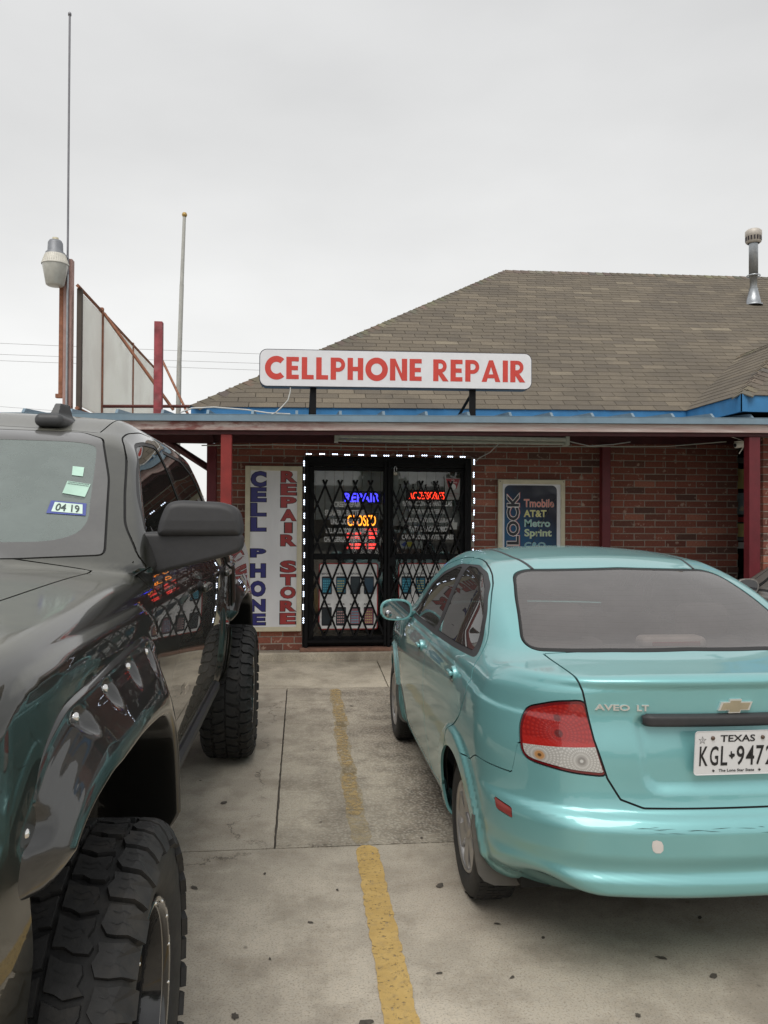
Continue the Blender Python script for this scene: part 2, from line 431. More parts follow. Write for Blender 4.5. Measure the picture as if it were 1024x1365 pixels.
# ================================================================== ground
con = None
def concrete(name, base=(.325, .288, .234), agg=0.0):
    m, t, p = principled(name)
    base = tuple(x*1.55 for x in base)
    big = wnoise(t, .55, 6, .6); mid = wnoise(t, 3.2, 6, .65); fine = wnoise(t, 38, 5, .7); grit = wnoise(t, 120, 4, .8)
    c = mixc(t, rng(t, big, .38, .64), tuple(x*.76 for x in base), tuple(x*1.13 for x in base))
    c = mixc(t, rng(t, mid, .46, .68, 0, .60), c, (.21, .172, .128))
    c = mixc(t, rng(t, fine, .40, .72, 0, .45), c, (.40, .375, .33))
    c = mixc(t, rng(t, grit, .52, .64, 0, .60), c, (.11, .092, .07))
    # oil and water marks
    oil = wnoise(t, 1.15, 7, .62, (1, .55, 1))
    c = mixc(t, rng(t, oil, .54, .62, 0, .42), c, (.15, .125, .098))
    # hairline cracks
    vk = t.nodes.new('ShaderNodeTexVoronoi'); vk.feature = 'DISTANCE_TO_EDGE'; vk.inputs['Scale'].default_value = .42
    dv = t.nodes.new('ShaderNodeVectorMath'); dv.operation = 'ADD'; t.links.new(wpos(t), dv.inputs[0])
    nv = t.nodes.new('ShaderNodeTexNoise'); nv.inputs['Scale'].default_value = 2.2; nv.inputs['Detail'].default_value = 8; nv.inputs['Roughness'].default_value = .7; t.links.new(wpos(t), nv.inputs['Vector'])
    sv = t.nodes.new('ShaderNodeVectorMath'); sv.operation = 'SCALE'; sv.inputs['Scale'].default_value = .55; t.links.new(nv.outputs['Color'], sv.inputs[0]); t.links.new(sv.outputs[0], dv.inputs[1]); t.links.new(dv.outputs[0], vk.inputs['Vector'])
    ck = math_(t, 'MULTIPLY', rng(t, vk.outputs['Distance'], .0008, .0030, 1, 0), rng(t, mid, .42, .58))
    c = mixc(t, math_(t, 'MULTIPLY', ck, .75), c, (.06, .05, .04))
    # speckle of small droppings and drips
    vs_ = t.nodes.new('ShaderNodeTexVoronoi'); vs_.inputs['Scale'].default_value = 7; vs_.inputs['Randomness'].default_value = 1
    t.links.new(wpos(t, (1, .7, 1)), vs_.inputs['Vector'])
    c = mixc(t, math_(t, 'MULTIPLY', rng(t, vs_.outputs['Distance'], .035, .07, .55, 0), rng(t, oil, .45, .55)), c, (.10, .085, .065))
    pat_ = wnoise(t, 1.9, 9, .72)
    c = mixc(t, rng(t, pat_, .50, .57, 0, .22), c, (.19, .165, .13))
    if agg:
        vo = t.nodes.new('ShaderNodeTexVoronoi'); vo.inputs['Scale'].default_value = 55
        t.links.new(wpos(t), vo.inputs['Vector'])
        s = t.nodes.new('ShaderNodeSeparateXYZ'); t.links.new(wpos(t), s.inputs[0])
        worn = math_(t, 'MULTIPLY', rng(t, s.outputs['X'], .0, .9, .35, 1.), rng(t, mid, .3, .6, .4, 1.))
        peb = rng(t, vo.outputs['Distance'], .25, .62, 0, 1)
        c2 = mixc(t, peb, (.36, .33, .285), (.07, .06, .048))
        vc = t.nodes.new('ShaderNodeSeparateXYZ'); t.links.new(vo.outputs['Color'], vc.inputs[0])
        c2 = mixc(t, rng(t, vc.outputs[0], .4, 1, 0, .5), c2, (.17, .12, .085))
        c = mixc(t, math_(t, 'MULTIPLY', worn, agg), c, c2)
        bump(t, p, math_(t, 'MULTIPLY', peb, worn), .8, -.008)
    else:
        bump(t, p, math_(t, 'ADD', fine, grit), .30, .004)
    t.links.new(c, p.inputs['Base Color']); p.inputs['Roughness'].default_value = .88
    p.inputs['Specular IOR Level'].default_value = .35
    return m
C1 = concrete('worn_concrete'); C2 = concrete('aggregate_concrete', (.36, .32, .255), .8); C3 = concrete('walk_concrete', (.37, .33, .262))
C4 = concrete('far_paving', (.22, .21, .19))
g = MB(); g.add([(-400, -400, -.035), (400, -400, -.035), (400, 400, -.035), (-400, 400, -.035)], [(0, 1, 2, 3)])
ground = tag(g.build('ground', C4), kind='structure')
lot = bpy.data.objects.new('parking_lot', None); COL.objects.link(lot); tag(lot, kind='structure')
def slab(x0, x1, y0, y1, mat, parent=lot, z=0., name='slab', zb=None):
    b = MB(); j = .0045; r = random.Random(int(x0*37+y0*91))
    x0 += j; x1 -= j; y0 += j; y1 -= j
    # slightly chipped outline
    P = []
    for (a, b_), (c, d) in (((x0, y0), (x1, y0)), ((x1, y0), (x1, y1)), ((x1, y1), (x0, y1)), ((x0, y1), (x0, y0))):
        L = math.hypot(c-a, d-b_); n = max(2, int(L/.045)); n = min(n, 120)
        for k in range(n):
            t = k/n; q = r.uniform(-.002, .0035)*(1 if 0 < k else 0)
            nx, ny = (d-b_)/L, -(c-a)/L
            P.append((a+(c-a)*t-nx*max(q, 0), b_+(d-b_)*t-ny*max(q, 0)))
    n = len(P); zz = (lambda p: z) if zb is None else (lambda p: z+(zb-z)*(p[1]-y0)/(y1-y0))
    vs = [(p[0], p[1], zz(p)) for p in P]+[(p[0], p[1], -.034) for p in P]
    b.add(vs, [tuple(range(n))]+[(i, n+i, n+(i+1) % n, (i+1) % n) for i in range(n)])
    return b.build(name, mat, parent)
rows = [(-16, -12), (-12, -8), (-8, -4), (-4, 0), (0, 3.94)]
for a, b in rows:
    for x0, x1 in ((-12, -7.9), (-7.9, -3.8), (-3.8, 4.1), (4.1, 8.2), (8.2, 12.3)): slab(x0, x1, a, b, C1)
sA = slab(-4.3, -.115, 3.94, 7.68, C1); sB = slab(-.115, 4.1, 3.94, 7.68, C2); slab(4.1, 8.2, 3.94, 7.68, C1); slab(-8.4, -4.3, 3.94, 7.68, C1)
walk = bpy.data.objects.new('sidewalk', None); COL.objects.link(walk); tag(walk, kind='structure')
for x0, x1 in ((-7, -4), (-4, -2.1), (-2.1, .86), (.86, 3.4), (3.4, 5.9), (5.9, 9)): slab(x0, x1, 7.68, 8.86, C3, walk, .0, zb=.05)
# asphalt tar in the joints reads dark: base sheet under the slabs close by
jb = MB(); jb.box(-12, 12.3, -16, 8.86, -.034, -.020)
jb.build('joint_filler', simple('joint_tar', (.085, .075, .062), .95, bmp=.4), lot)

yel, t, p = principled('worn_yellow_paint')
nf = wnoise(t, 55, 6, .75); n2 = wnoise(t, 9, 5, .7)
ycol = mixc(t, rng(t, n2, .3, .7), (.44, .29, .095), (.56, .385, .14))
ycol = mixc(t, rng(t, wnoise(t, 30, 5, .7), .5, .75, 0, .6), ycol, (.30, .22, .12))
t.links.new(ycol, p.inputs['Base Color']); p.inputs['Roughness'].default_value = .8
t.links.new(math_(t, 'MULTIPLY', rng(t, nf, .57, .62, 1, .15), rng(t, wnoise(t, 7, 7, .8), .60, .66, 1, .1)), p.inputs['Alpha'])
yel2, t, p = principled('very_worn_yellow_paint')
t.links.new(mixc(t, rng(t, wnoise(t, 9, 5, .7), .3, .7), (.40, .29, .14), (.46, .33, .15)), p.inputs['Base Color']); p.inputs['Roughness'].default_value = .85
t.links.new(rng(t, wnoise(t, 26, 7, .75), .43, .57, .85, 0), p.inputs['Alpha'])
stripe = bpy.data.objects.new('parking_line', None); COL.objects.link(stripe); tag(stripe, kind='structure')
def stripeseg(segs, mat, zz=.004):
    b = MB(); r = random.Random(3)
    for x0, x1, y0, y1, dx in segs:
        n = int((y1-y0)/.03); L = []; R = []
        for k in range(n+1):
            y = y0+(y1-y0)*k/n; sh = dx*math.sin(k*.35)
            tp = min(1, min(k, n-k)/3+.4)
            c = (x0+x1)/2+sh; h = (x1-x0)/2*tp
            L.append((c-h+r.uniform(-.005, .005), y, zz)); R.append((c+h+r.uniform(-.005, .005), y, zz))
        b.add(L+R, [(i, n+1+i, n+2+i, i+1) for i in range(n)])
    b.build('paint_stripe', mat, stripe, fixn=False)
stripeseg([(.277, .388, -3.0, 3.93, .0)], yel)
stripeseg([(.262, .352, 4.34, 5.06, .006), (.272, .350, 5.20, 6.22, .010), (.292, .382, 6.34, 7.62, .008)], yel2)
yel3, t, p = principled('faint_yellow_trace'); t.links.new(mixc(t, rng(t, wnoise(t, 9, 5, .7), .3, .7), (.42, .35, .22), (.46, .36, .20)), p.inputs['Base Color']); p.inputs['Roughness'].default_value = .9
t.links.new(rng(t, wnoise(t, 20, 7, .75), .44, .60, .55, .10), p.inputs['Alpha'])
stripeseg([(.262, .365, 3.96, 5.2, .006), (.268, .362, 5.0, 6.4, .010), (.282, .385, 6.2, 7.64, .008)], yel3, .0015)
spot = simple('oil_spot', (.075, .064, .052), .75, var=.3, nscale=60)
for i, (x, y) in enumerate([(-.45, 3.55), (-.15, 3.66), (.12, 4.26), (.17, 3.47), (.335, 3.62), (.62, 3.47), (.735, 3.39), (.79, 3.12), (.94, 3.0), (-.2, 2.62), (.22, 2.55), (1.33, 2.82), (1.46, 2.69), (1.62, 3.09), (-.1, 2.95), (.5, 2.8), (1.1, 2.5), (-.42, 4.6), (-.6, 5.0), (.1, 5.6), (-.3, 6.4), (.62, 4.0), (.75, 2.75), (.05, 3.2), (.45, 6.9)]):
    b = MB(); r = random.Random(i); rr = r.choice((.006, .008, .010, .014, .019)); n = 14; an = r.uniform(0, 3)
    P = []
    for k in range(n):
        q = rr*r.uniform(.7, 1.25); a = 2*pi*k/n; u, v = q*cos(a)*r.uniform(1.3, 1.5), q*sin(a)*.8
        P.append((x+u*cos(an)-v*sin(an), y+u*sin(an)+v*cos(an), .003))
    b.add(P, [tuple(range(n))]); b.build('oil_spot', spot, lot)

# ================================================================== building
TILT = .012
def tz(x): return TILT*(x+.7)
WY = 9.0
bld = thing('brick_shop', 'single storey red brick shop under a brown shingled hip roof with blue eaves', 'building', (2, 9, 0))
bo = Vector((2, 9, 0))
def loc0(o):   # parts of an offset thing are modelled in world coordinates
    o.location = -o.parent.location if o.parent.parent is None else (0, 0, 0); return o
brickm = tinted('brick', .88, 55, ((.55, .42, .33), 13, .60, .62), .5)
PAL = [(.235, .078, .052)]*4+[(.26, .086, .057)]*5+[(.20, .066, .046)]*4+[(.13, .062, .048)]*1+[(.19, .07, .05)]*2+[(.17, .07, .05)]+[(.33, .125, .082)]*2+[(.09, .055, .046)]*1+[(.36, .20, .13)]
BL, BH, BD, JT = .245, .067, .05, .011
variants = []
for i in range(18):
    b = MB(); c = PAL[i % len(PAL)]; k = random.uniform(.85, 1.15); b.cur = tuple(x*k for x in c)
    jj = lambda: random.uniform(-.0018, .0018)
    # front face at y=0, chamfered face, back at y=.05
    L, H = BL, BH; e = .0035
    A = [(0+jj(), e, 0+jj()), (L+jj(), e, 0+jj()), (L+jj(), e, H+jj()), (0+jj(), e, H+jj())]
    Fv = [(A[0][0]+e, jj(), A[0][2]+e), (A[1][0]-e, jj(), A[1][2]+e), (A[2][0]-e, jj(), A[2][2]-e), (A[3][0]+e, jj(), A[3][2]-e)]
    Bv = [(x, BD, z) for x, y, z in A]
    b.add(A+Fv+Bv, [(4, 5, 6, 7), (0, 1, 5, 4), (1, 2, 6, 5), (2, 3, 7, 6), (3, 0, 4, 7), (8, 9, 1, 0), (9, 10, 2, 1), (10, 11, 3, 2), (11, 8, 0, 3)])
    o = b.build('brick', brickm, fixn=False); variants.append((o.data, b)); bpy.data.objects.remove(o)
bricks = []   # (priority, wallpart, matrix, variant)
def lay_wall(part, org, ux, width, z0, z1, holes, prio, seed=1, phase=0):
    """bricks in running bond; org = lower start corner of the face, ux unit vector along wall; face normal = ux x z mirrored to -y side"""
    r = random.Random(seed); ux = Vector(ux); nin = Vector((0, 0, 1)).cross(ux)
    row = 0; z = z0
    while z+BH*.5 < z1:
        off = (0 if (row+phase) % 2 == 0 else -(BL+JT)/2)
        x = off
        while x < width:
            a, b = max(x, 0), min(x+BL, width)
            segs = [(a, b)]
            for hx0, hx1, hz0, hz1 in holes:
                if z+BH > hz0 and z < hz1:
                    ns = []
                    for s0, s1 in segs:
                        if hx1 <= s0 or hx0 >= s1: ns.append((s0, s1)); continue
                        if s0 < hx0: ns.append((s0, hx0-.004))
                        if s1 > hx1: ns.append((hx1+.004, s1))
                    segs = ns
            for s0, s1 in segs:
                if s1-s0 < .03: continue
                M = Matrix.Translation(Vector(org)+ux*s0+Vector((0, 0, z)))
                R = Matrix((( ux.x, nin.x, 0), (ux.y, nin.y, 0), (0, 0, 1))).to_4x4()
                Sc = Matrix.Diagonal(((s1-s0)/BL, 1, 1, 1))
                v = r.randrange(len(variants)); cx = (Vector(org)+ux*(s0+s1)/2); cz = z+BH/2
                bricks.append((prio(cx.x, cx.y, cz), part, M @ R @ Sc, v))
            x += BL+JT
        z += BH+JT; row += 1
mort = simple('mortar', (.33, .29, .245), .95, var=.2, nscale=30, bmp=.5)
w = MB()
# wall core (mortar face set back 6 mm behind the bricks), with door hole
DX0, DX1, DZ = .03, 1.955, 2.335
WX0, WX1, ZT = -.95, 5.20, 2.62
w.box(WX0+.01, DX0-.002, WY+.0045, WY+.20, -.03, ZT+.15); w.box(DX1+.002, WX1-.008, WY+.0045, WY+.20, -.03, ZT+.15); w.box(DX0-.002, DX1+.002, WY+.007, WY+.20, DZ, ZT+.15)
wall = loc0(w.build('wall', mort, bld))
w = MB(); w.box(4.84+.007, 9.5, 7.90+.0045, 8.12, -.03, 2.78)
wing = loc0(w.build('wall', mort, bld)); wing['label'] = 'protruding red brick end wall right of the porch post'
# back volume of the building so it stands closed
w = MB(); w.box(WX0+.01, 12, WY+1.9, 18, -.03, 2.70); w.box(WX0+.01, WX0+.2, WY+.2, WY+1.9, -.03, 2.70); w.box(9.3, 9.5, 8.12, WY+1.9, -.03, 2.7)
loc0(w.build('rear_walls', mort, bld))
def cardepth(x, z):
    # screen line of sight test against things standing in front of the wall
    for a, b, c, d in ((-.62, .04, .36, 2.22), (2.26, 3.05, 1.2, 2.1), (1.95, 4.9, -1, 1.25), (-3, -.7, -1, 1.9)):
        if a < x < b and c < z < d: return True
    return False
lay_wall(wall, (WX0, WY, .155), (1, 0, 0), WX1-WX0, .155, ZT, [(DX0-WX0, DX1-WX0, 0, DZ)], lambda x, y, z: (5 if cardepth(x, z) else 0)+abs(x-3.2)*.3+(2.2 if z > 2.3 else 0), 5)
for b in bricks: pass
lay_wall(wing, (4.84, 7.90, .02), (1, 0, 0), 4.6, .02, 2.76, [], lambda x, y, z: (-3 if x < 5.3 else 6), 6)
# end faces
lay_wall(wall, (WX0, WY+.20, .155), (0, -1, 0), .19, .155, ZT, [], lambda *a: 7, 8)
lay_wall(wing, (4.84, 8.12, .02), (0, -1, 0), .215, .02, 2.76, [], lambda *a: 7, 9, 1)
# fix origin z duplication: bricks store z twice (org z and row z)
fixed = []
for pr, part, M, v in bricks:
    M = M.copy(); M[2][3] -= (.155 if part is wall else .02); fixed.append((pr, part, M, v))
fixed.sort(key=lambda b: b[0])
NB = 296
for pr, part, M, v in fixed[:NB]:
    o = bpy.data.objects.new('brick', variants[v][0]); COL.objects.link(o); o.parent = part; o.matrix_basis = M
rest = {}
for pr, part, M, v in fixed[NB:]:
    b = rest.setdefault(part.name, (part, MB()))[1]; src = variants[v][1]; b.cur = src.cur
    b.add([tuple(M @ Vector(p)) for p in src.v], src.f)
for part, b in rest.values():
    o = b.build('brickwork', brickm, part, fixn=False); o['kind'] = 'stuff'
# concrete footing
w = MB(); w.bbox(WX0-.02, 4.83, 8.86, WY+.05, -.03, .145, .012)
loc0(w.build('foundation', C3, bld))
w = MB(); w.bbox(DX0-.03, DX1+.05, 8.90, WY+.12, .145, .185, .006)
loc0(w.build('door_sill', simple('sill_brick', (.22, .12, .085), .9, var=.35, nscale=14, bmp=.5), bld))

# ---- door
black = simple('black_aluminium', (.006, .006, .007), .55, var=.1, spec=.2)
blackp = simple('black_iron', (.005, .005, .006), .6, var=.2, nscale=30, spec=.2)
door = MB()
DY = 9.03
for a in ((DX0, .10, .185, DZ-.002), (DX1-.07, DX1, .185, DZ-.002), (.10, DX1-.07, 2.22, DZ-.002)): door.bbox(a[0], a[1], DY-.03, DY+.05, a[2], a[3], .004)
dframe = loc0(door.build('door', black, bld)); dframe['label'] = 'black framed double glass shop door'
def leaf(x0, x1, nm):
    b = MB()
    for a in ((x0, x0+.055, .20, 2.215), (x1-.055, x1, .20, 2.215), (x0+.055, x1-.055, 2.175, 2.215), (x0+.055, x1-.055, .20, .30), (x0+.055, x1-.055, 1.17, 1.235)): b.bbox(a[0], a[1], DY-.015, DY+.03, a[2], a[3], .003)
    o = b.build('door_leaf', black, dframe)
    b = MB(); b.box(x0+.05, x1-.05, DY+.005, DY+.011, .295, 1.175); b.box(x0+.05, x1-.05, DY+.005, DY+.011, 1.23, 2.18)
    b.build('glass_pane', glass('shop_glass', (.97, .98, .97), 1.5, .01, (.3, .3, .3)), dframe)
leaf(.10, .995, 'l'); leaf(1.0, DX1-.07, 'r')
b = MB(); b.tube([(.93, DY-.02, 1.05), (.93, DY-.06, 1.07), (.93, DY-.06, 1.33), (.93, DY-.02, 1.35)], .012); b.tube([(1.065, DY-.02, 1.05), (1.065, DY-.06, 1.07), (1.065, DY-.06, 1.33), (1.065, DY-.02, 1.35)], .012)
b.build('handle', black, dframe)
# ---- dark interior room
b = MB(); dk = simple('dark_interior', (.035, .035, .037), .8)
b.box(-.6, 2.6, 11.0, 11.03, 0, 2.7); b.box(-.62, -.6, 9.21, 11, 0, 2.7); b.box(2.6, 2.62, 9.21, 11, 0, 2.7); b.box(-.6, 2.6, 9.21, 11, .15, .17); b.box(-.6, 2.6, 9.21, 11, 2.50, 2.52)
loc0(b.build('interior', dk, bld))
b = MB()
for k in range(9): b.bbox(.07+k*.11, .174+k*.11, 9.40, 9.42, 1.62, 2.45, .003)
for k in range(9): b.bbox(1.06+k*.11, 1.164+k*.11, 9.40, 9.42, 1.55, 2.45, .003)
loc0(b.build('reflection_slats', simple('grey_reflection_slats', (.55, .57, .57), .6), bld))  # grey slats stand in for the pale reflection in the upper panes
b = MB(); b.bbox(.2, .85, 10.2, 10.6, .17, 1.1, .01); b.bbox(1.1, 2.3, 10.0, 10.5, .17, 1.05, .01); b.bbox(1.12, 1.45, 9.5, 9.7, .9, 1.5, .01)
loc0(b.build('counter', simple('shop_counter', (.12, .07, .05), .5), bld))
# ---- window at the right end of the porch
b = MB(); alum = simple('grey_aluminium', (.30, .31, .31), .45, .3)
b.bbox(5.205, 5.225, 9.10, 9.2, .3, 2.40, .003); b.bbox(6.6, 6.65, 9.10, 9.2, .3, 2.40, .003); b.bbox(5.225, 6.6, 9.10, 9.2, 2.33, 2.40, .003); b.bbox(5.225, 6.6, 9.10, 9.2, .3, .36, .003); b.bbox(5.225, 6.6, 9.09, 9.2, 1.39, 1.43, .003)
wdw = loc0(b.build('window', alum, bld))
b = MB(); b.box(5.22, 6.6, 9.15, 9.156, .33, 2.36); b.build('glass_pane', MATS['shop_glass'], wdw)
b = MB(); b.box(5.2, 6.7, 9.30, 9.32, .2, 2.5); b.build('window_backing', dk, wdw)
for nm, c, z0, z1, x1 in (('window_poster', (.50, .42, .16), 2.02, 2.26, 5.36), ('window_poster', (.17, .22, .23), 1.71, 1.97, 5.40), ('window_poster', (.45, .38, .15), 1.44, 1.60, 5.37), ('window_poster', (.28, .03, .03), 1.62, 1.68, 5.36), ('window_poster', (.42, .42, .40), 1.30, 1.375, 5.40)):
    b = MB(); b.box(5.228, x1, 9.094, 9.097, z0, z1); b.build(nm, simple('poster%g' % z0, tuple(min(.85, q*1.6) for q in c), .7), wdw)
b = MB(); b.prism([(5.26, 1.76), (5.30, 1.82), (5.32, 1.79), (5.36, 1.90), (5.33, 1.80), (5.31, 1.75)], 9.089, 9.092); b.build('print', simple('cream_print', (.6, .55, .4), .7), wdw)

# ---- roof
RP = .655; RA = math.atan(RP); EY = 8.5; EX = -1.15; EZ = 2.80
RUN = 4.55; RL = RUN/cos(RA)
shm = tinted('asphalt_shingle', .95, 110, ((.085, .073, .06), 1.1, .50, .35), .5, .30, 160)
SH = [(0.144, 0.121, 0.091), (0.133, 0.112, 0.086), (0.155, 0.13, 0.097), (0.124, 0.105, 0.082), (0.168, 0.142, 0.106), (0.139, 0.117, 0.088), (0.195, 0.166, 0.123)]
wts = [6, 6, 4, 4, 1, 6, .5]
roof = MB(); roof.cur = (.05, .043, .035)
zt = lambda x, z: z+TILT*(x+1.15)
def rp(X, s, h=0.):   # point on main front slope, s along the slope, h above it
    return Vector((X, EY+s*cos(RA)-h*sin(RA), zt(X, EZ+s*sin(RA)+h*cos(RA))))
ridgeX0, ridgeX1 = EX+RUN, 9.6
bz = -.02
def q(*P): roof.add([tuple(p) for p in P], [tuple(range(len(P)))])
A_ = rp(EX, 0, bz); B_ = rp(13.5, 0, bz); Cc = rp(ridgeX1, RL, bz); Dd = rp(ridgeX0, RL, bz)
q(A_, B_, Cc, Dd)
BK = lambda p: Vector((p.x, 2*(EY+RUN)-p.y, p.z))
q(BK(B_), BK(A_), BK(Dd), BK(Cc)); q(BK(A_), A_, Dd); q(B_, BK(B_), Cc)
rf = loc0(roof.build('roof', simple('roof_underlay', (.05, .045, .038), .95), bld, fixn=True)); rf['label'] = 'brown asphalt shingle hip roof'
tabv = []
TW, EXPO = .300, .121
for i in range(14):
    r = random.Random(i+50); b = MB(); c = SH[i % 7]; k = r.uniform(.9, 1.1); b.cur = tuple(x*k for x in c)
    L = TW-.005; d = r.uniform(-.003, .003)
    # thin wedge lying on slope, butt edge toward the eave; local x along eave, y up slope, z out
    b.add([(0, d, .0), (L, d*.5, .0), (L, EXPO+.02, .0), (0, EXPO+.02, 0), (.001, d+.001, .0062), (L-.001, d*.5+.001, .0062), (L-.001, EXPO+.02, .0015), (.001, EXPO+.02, .0015)],
          [(4, 5, 6, 7), (0, 1, 5, 4), (1, 2, 6, 5), (3, 0, 4, 7)])
    o = b.build('shingle', shm, fixn=False); tabv.append((o.data, b)); bpy.data.objects.remove(o)
vs0 = Vector((4.3, EY, 0)); WH = 1.42   # wing half width, valley start
shin = []
def rowtabs(org, ux, us, rows, limits, rows0, tag_, off=.4):
    """org eave start, ux along eave, us up slope; limits(row s)->(x0,x1)"""
    uz = ux.cross(us)
    r = random.Random(tag_)
    for k in range(rows):
        s = k*EXPO; x0, x1 = limits(s+EXPO*.5)
        if x1-x0 < .03: continue
        base = -((k*TW*off) % TW)
        n = int((x0-base)/TW)-1
        X = base+n*TW
        while X < x1:
            a, b = max(X, x0), min(X+TW, x1)
            if b-a > .02:
                M = Matrix.Translation(org+ux*a+us*s+uz*(.002+.0))@Matrix((( ux.x, us.x, uz.x), (ux.y, us.y, uz.y), (ux.z, us.z, uz.z))).to_4x4()@Matrix.Diagonal(((b-a)/TW, 1, 1, 1))
                v = r.choices(range(7), wts)[0]+7*r.randrange(2)
                shin.append((M, v, k))
            X += TW
ux = Vector((1, 0, TILT)).normalized(); us = (rp(0, 1)-rp(0, 0)).normalized()
def mlim(s):
    x0 = s*cos(RA); y = s*cos(RA)
    wl = (4.3-EX)+min(y, 1.42)
    wl += .10
    hi = wl if y < 1.42 else (ridgeX1-EX+4)
    return x0, min(hi, 13-EX-y*.3) if y > 1.42 else hi
rowtabs(rp(EX, -.015), ux, us, int(RL/EXPO)+1, mlim, 0, 1)
n0_ = len(shin)
rowtabs(rp(EX, -.015), ux, us, int(1.42/cos(RA)/EXPO)+2, lambda s: (4.3+2*WH-EX-min(s*cos(RA), 1.42)-.1, 14-EX) if s*cos(RA) < 1.42 else (0, 0), 0, 9)
shin[n0_:] = [(M, v, k+100) for M, v, k in shin[n0_:]]
mainN = len(shin)
shin.sort(key=lambda a: a[2])
for M, v, k in shin[:290]:
    o = bpy.data.objects.new('shingle', tabv[v][0]); COL.objects.link(o); o.parent = rf; o.matrix_basis = M
b = MB()
for M, v, k in shin[290:]:
    b.cur = tabv[v][1].cur; b.add([tuple(M @ Vector(p)) for p in tabv[v][1].v], tabv[v][1].f)
# wing roof : hip projecting towards the lot
WZ = zt(4.3, EZ); WEY = 7.38
wx0, wx1 = 4.3, 4.3+2*WH
P0 = Vector((wx0, WEY, WZ)); P1 = Vector((wx1, WEY, WZ)); PR = Vector((wx0+WH, WEY+WH, WZ+RP*WH)); PV = Vector((wx0+WH, EY+WH, WZ+RP*WH))
shin = []
usl = Vector((1, 0, RP)).normalized(); uxl = Vector((0, -1, 0))
# left face: eave runs from y=EY to WEY
def llim(s):
    h = s*cos(RA); return (-h-.10, (EY-WEY)-h) if h < WH else (0, 0)
rowtabs(Vector((wx0, EY, WZ))-usl*.015, uxl, usl, int(WH/cos(RA)/EXPO), llim, 0, 3, .37)
usf = Vector((0, 1, RP)).normalized()
rowtabs(P0-usf*.015, Vector((1, 0, 0)), usf, int(WH/cos(RA)/EXPO), lambda s: (s*cos(RA), 2*WH-s*cos(RA)), 0, 4)
usr = Vector((-1, 0, RP)).normalized()
rowtabs(Vector((wx1, WEY, WZ)), Vector((0, 1, 0)), usr, int(WH/cos(RA)/EXPO), lambda s: (s*cos(RA), 1.1+s*cos(RA)), 0, 5)
for M, v, k in shin:
    b.cur = tabv[v][1].cur; b.add([tuple(M @ Vector(p)) for p in tabv[v][1].v], tabv[v][1].f)
o = b.build('shingles', shm, rf, fixn=False); o['kind'] = 'stuff'
b = MB(); dz = Vector((0, 0, -.02))
b.add([tuple(p+dz) for p in (P0, P1, PR, PV, Vector((wx0, EY, WZ)), Vector((wx1, EY, WZ)))], [(0, 1, 2), (4, 0, 2, 3), (1, 5, 3, 2)])
b.build('wing_roof', MATS['roof_underlay'], rf, fixn=False)
# hip and ridge caps
def caps(a, c, w=.13, sl=.50):
    mb = MB(); d = (c-a); n = int(d.length/.13); d.normalize(); side = d.cross(Vector((0, 0, 1))).normalized(); up = side.cross(d)
    r = random.Random(int(a.x*10))
    for k in range(n):
        mb.cur = tuple(x*r.uniform(.85, 1.05) for x in r.choice(SH)); p = a+d*(k*.13); p2 = p+d*.20
        h0, h1 = .018, .006
        vs = [p-side*w-up*(w*sl-h0), p+up*h0, p+side*w-up*(w*sl-h0), p2-side*w-up*(w*sl-h1), p2+up*h1, p2+side*w-up*(w*sl-h1), p-side*w-up*(w*sl-h0+.012), p+up*(h0-.012), p+side*w-up*(w*sl-h0+.012)]
        mb.add([tuple(v) for v in vs], [(0, 1, 4, 3), (1, 2, 5, 4), (6, 7, 1, 0), (7, 8, 2, 1)])
    mb.build('ridge_cap', shm, rf, fixn=False)
caps(rp(EX, 0), rp(ridgeX0, RL)); caps(rp(ridgeX0, RL), rp(ridgeX1, RL), .13, .68); caps(P0, PR, .10); caps(PR, PV, .10, .655)
# valley flashing line
# blue fascia
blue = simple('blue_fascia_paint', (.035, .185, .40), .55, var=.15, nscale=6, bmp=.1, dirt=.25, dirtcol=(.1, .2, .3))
b = MB()
fb, ft = -.165, -.005
b.add([(EX, EY, EZ+fb), (wx0, EY, zt(wx0, EZ)+fb), (wx0, EY, zt(wx0, EZ)+ft), (EX, EY, EZ+ft), (EX, EY+.03, EZ+fb), (wx0, EY+.03, zt(wx0, EZ)+fb), (wx0, EY+.03, zt(wx0, EZ)+ft), (EX, EY+.03, EZ+ft)],
      [(0, 1, 2, 3), (7, 6, 5, 4), (0, 4, 5, 1), (3, 2, 6, 7), (0, 3, 7, 4)])
b.box(EX, EX+.03, EY+.03, 17.6, EZ+fb, EZ+ft)
b.box(wx0, wx0+.03, WEY+.03, EY-.002, WZ+fb, WZ+ft); b.box(wx0, wx1, WEY, WEY+.03, WZ+fb, WZ+ft)
b.box(wx1-.03, wx1, WEY+.03, EY, WZ+fb, WZ+ft); b.box(wx1, 13.4, EY, EY+.03, WZ+fb, WZ+ft)
loc0(b.build('fascia', blue, bld))
b = MB(); b.box(wx0-.012, wx0+.055, WEY-.010, WEY-.002, WZ+fb, WZ+ft+.01); b.box(wx0-.012, wx0-.002, WEY-.010, WEY+.06, WZ+fb, WZ+ft+.01)
loc0(b.build('corner_trim', blue, bld))
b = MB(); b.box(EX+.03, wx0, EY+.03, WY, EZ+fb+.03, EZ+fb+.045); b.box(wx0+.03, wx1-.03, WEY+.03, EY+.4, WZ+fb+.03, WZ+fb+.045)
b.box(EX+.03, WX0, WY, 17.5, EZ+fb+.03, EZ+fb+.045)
loc0(b.build('soffit', simple('soffit_blue', (.03, .06, .10), .8), bld))

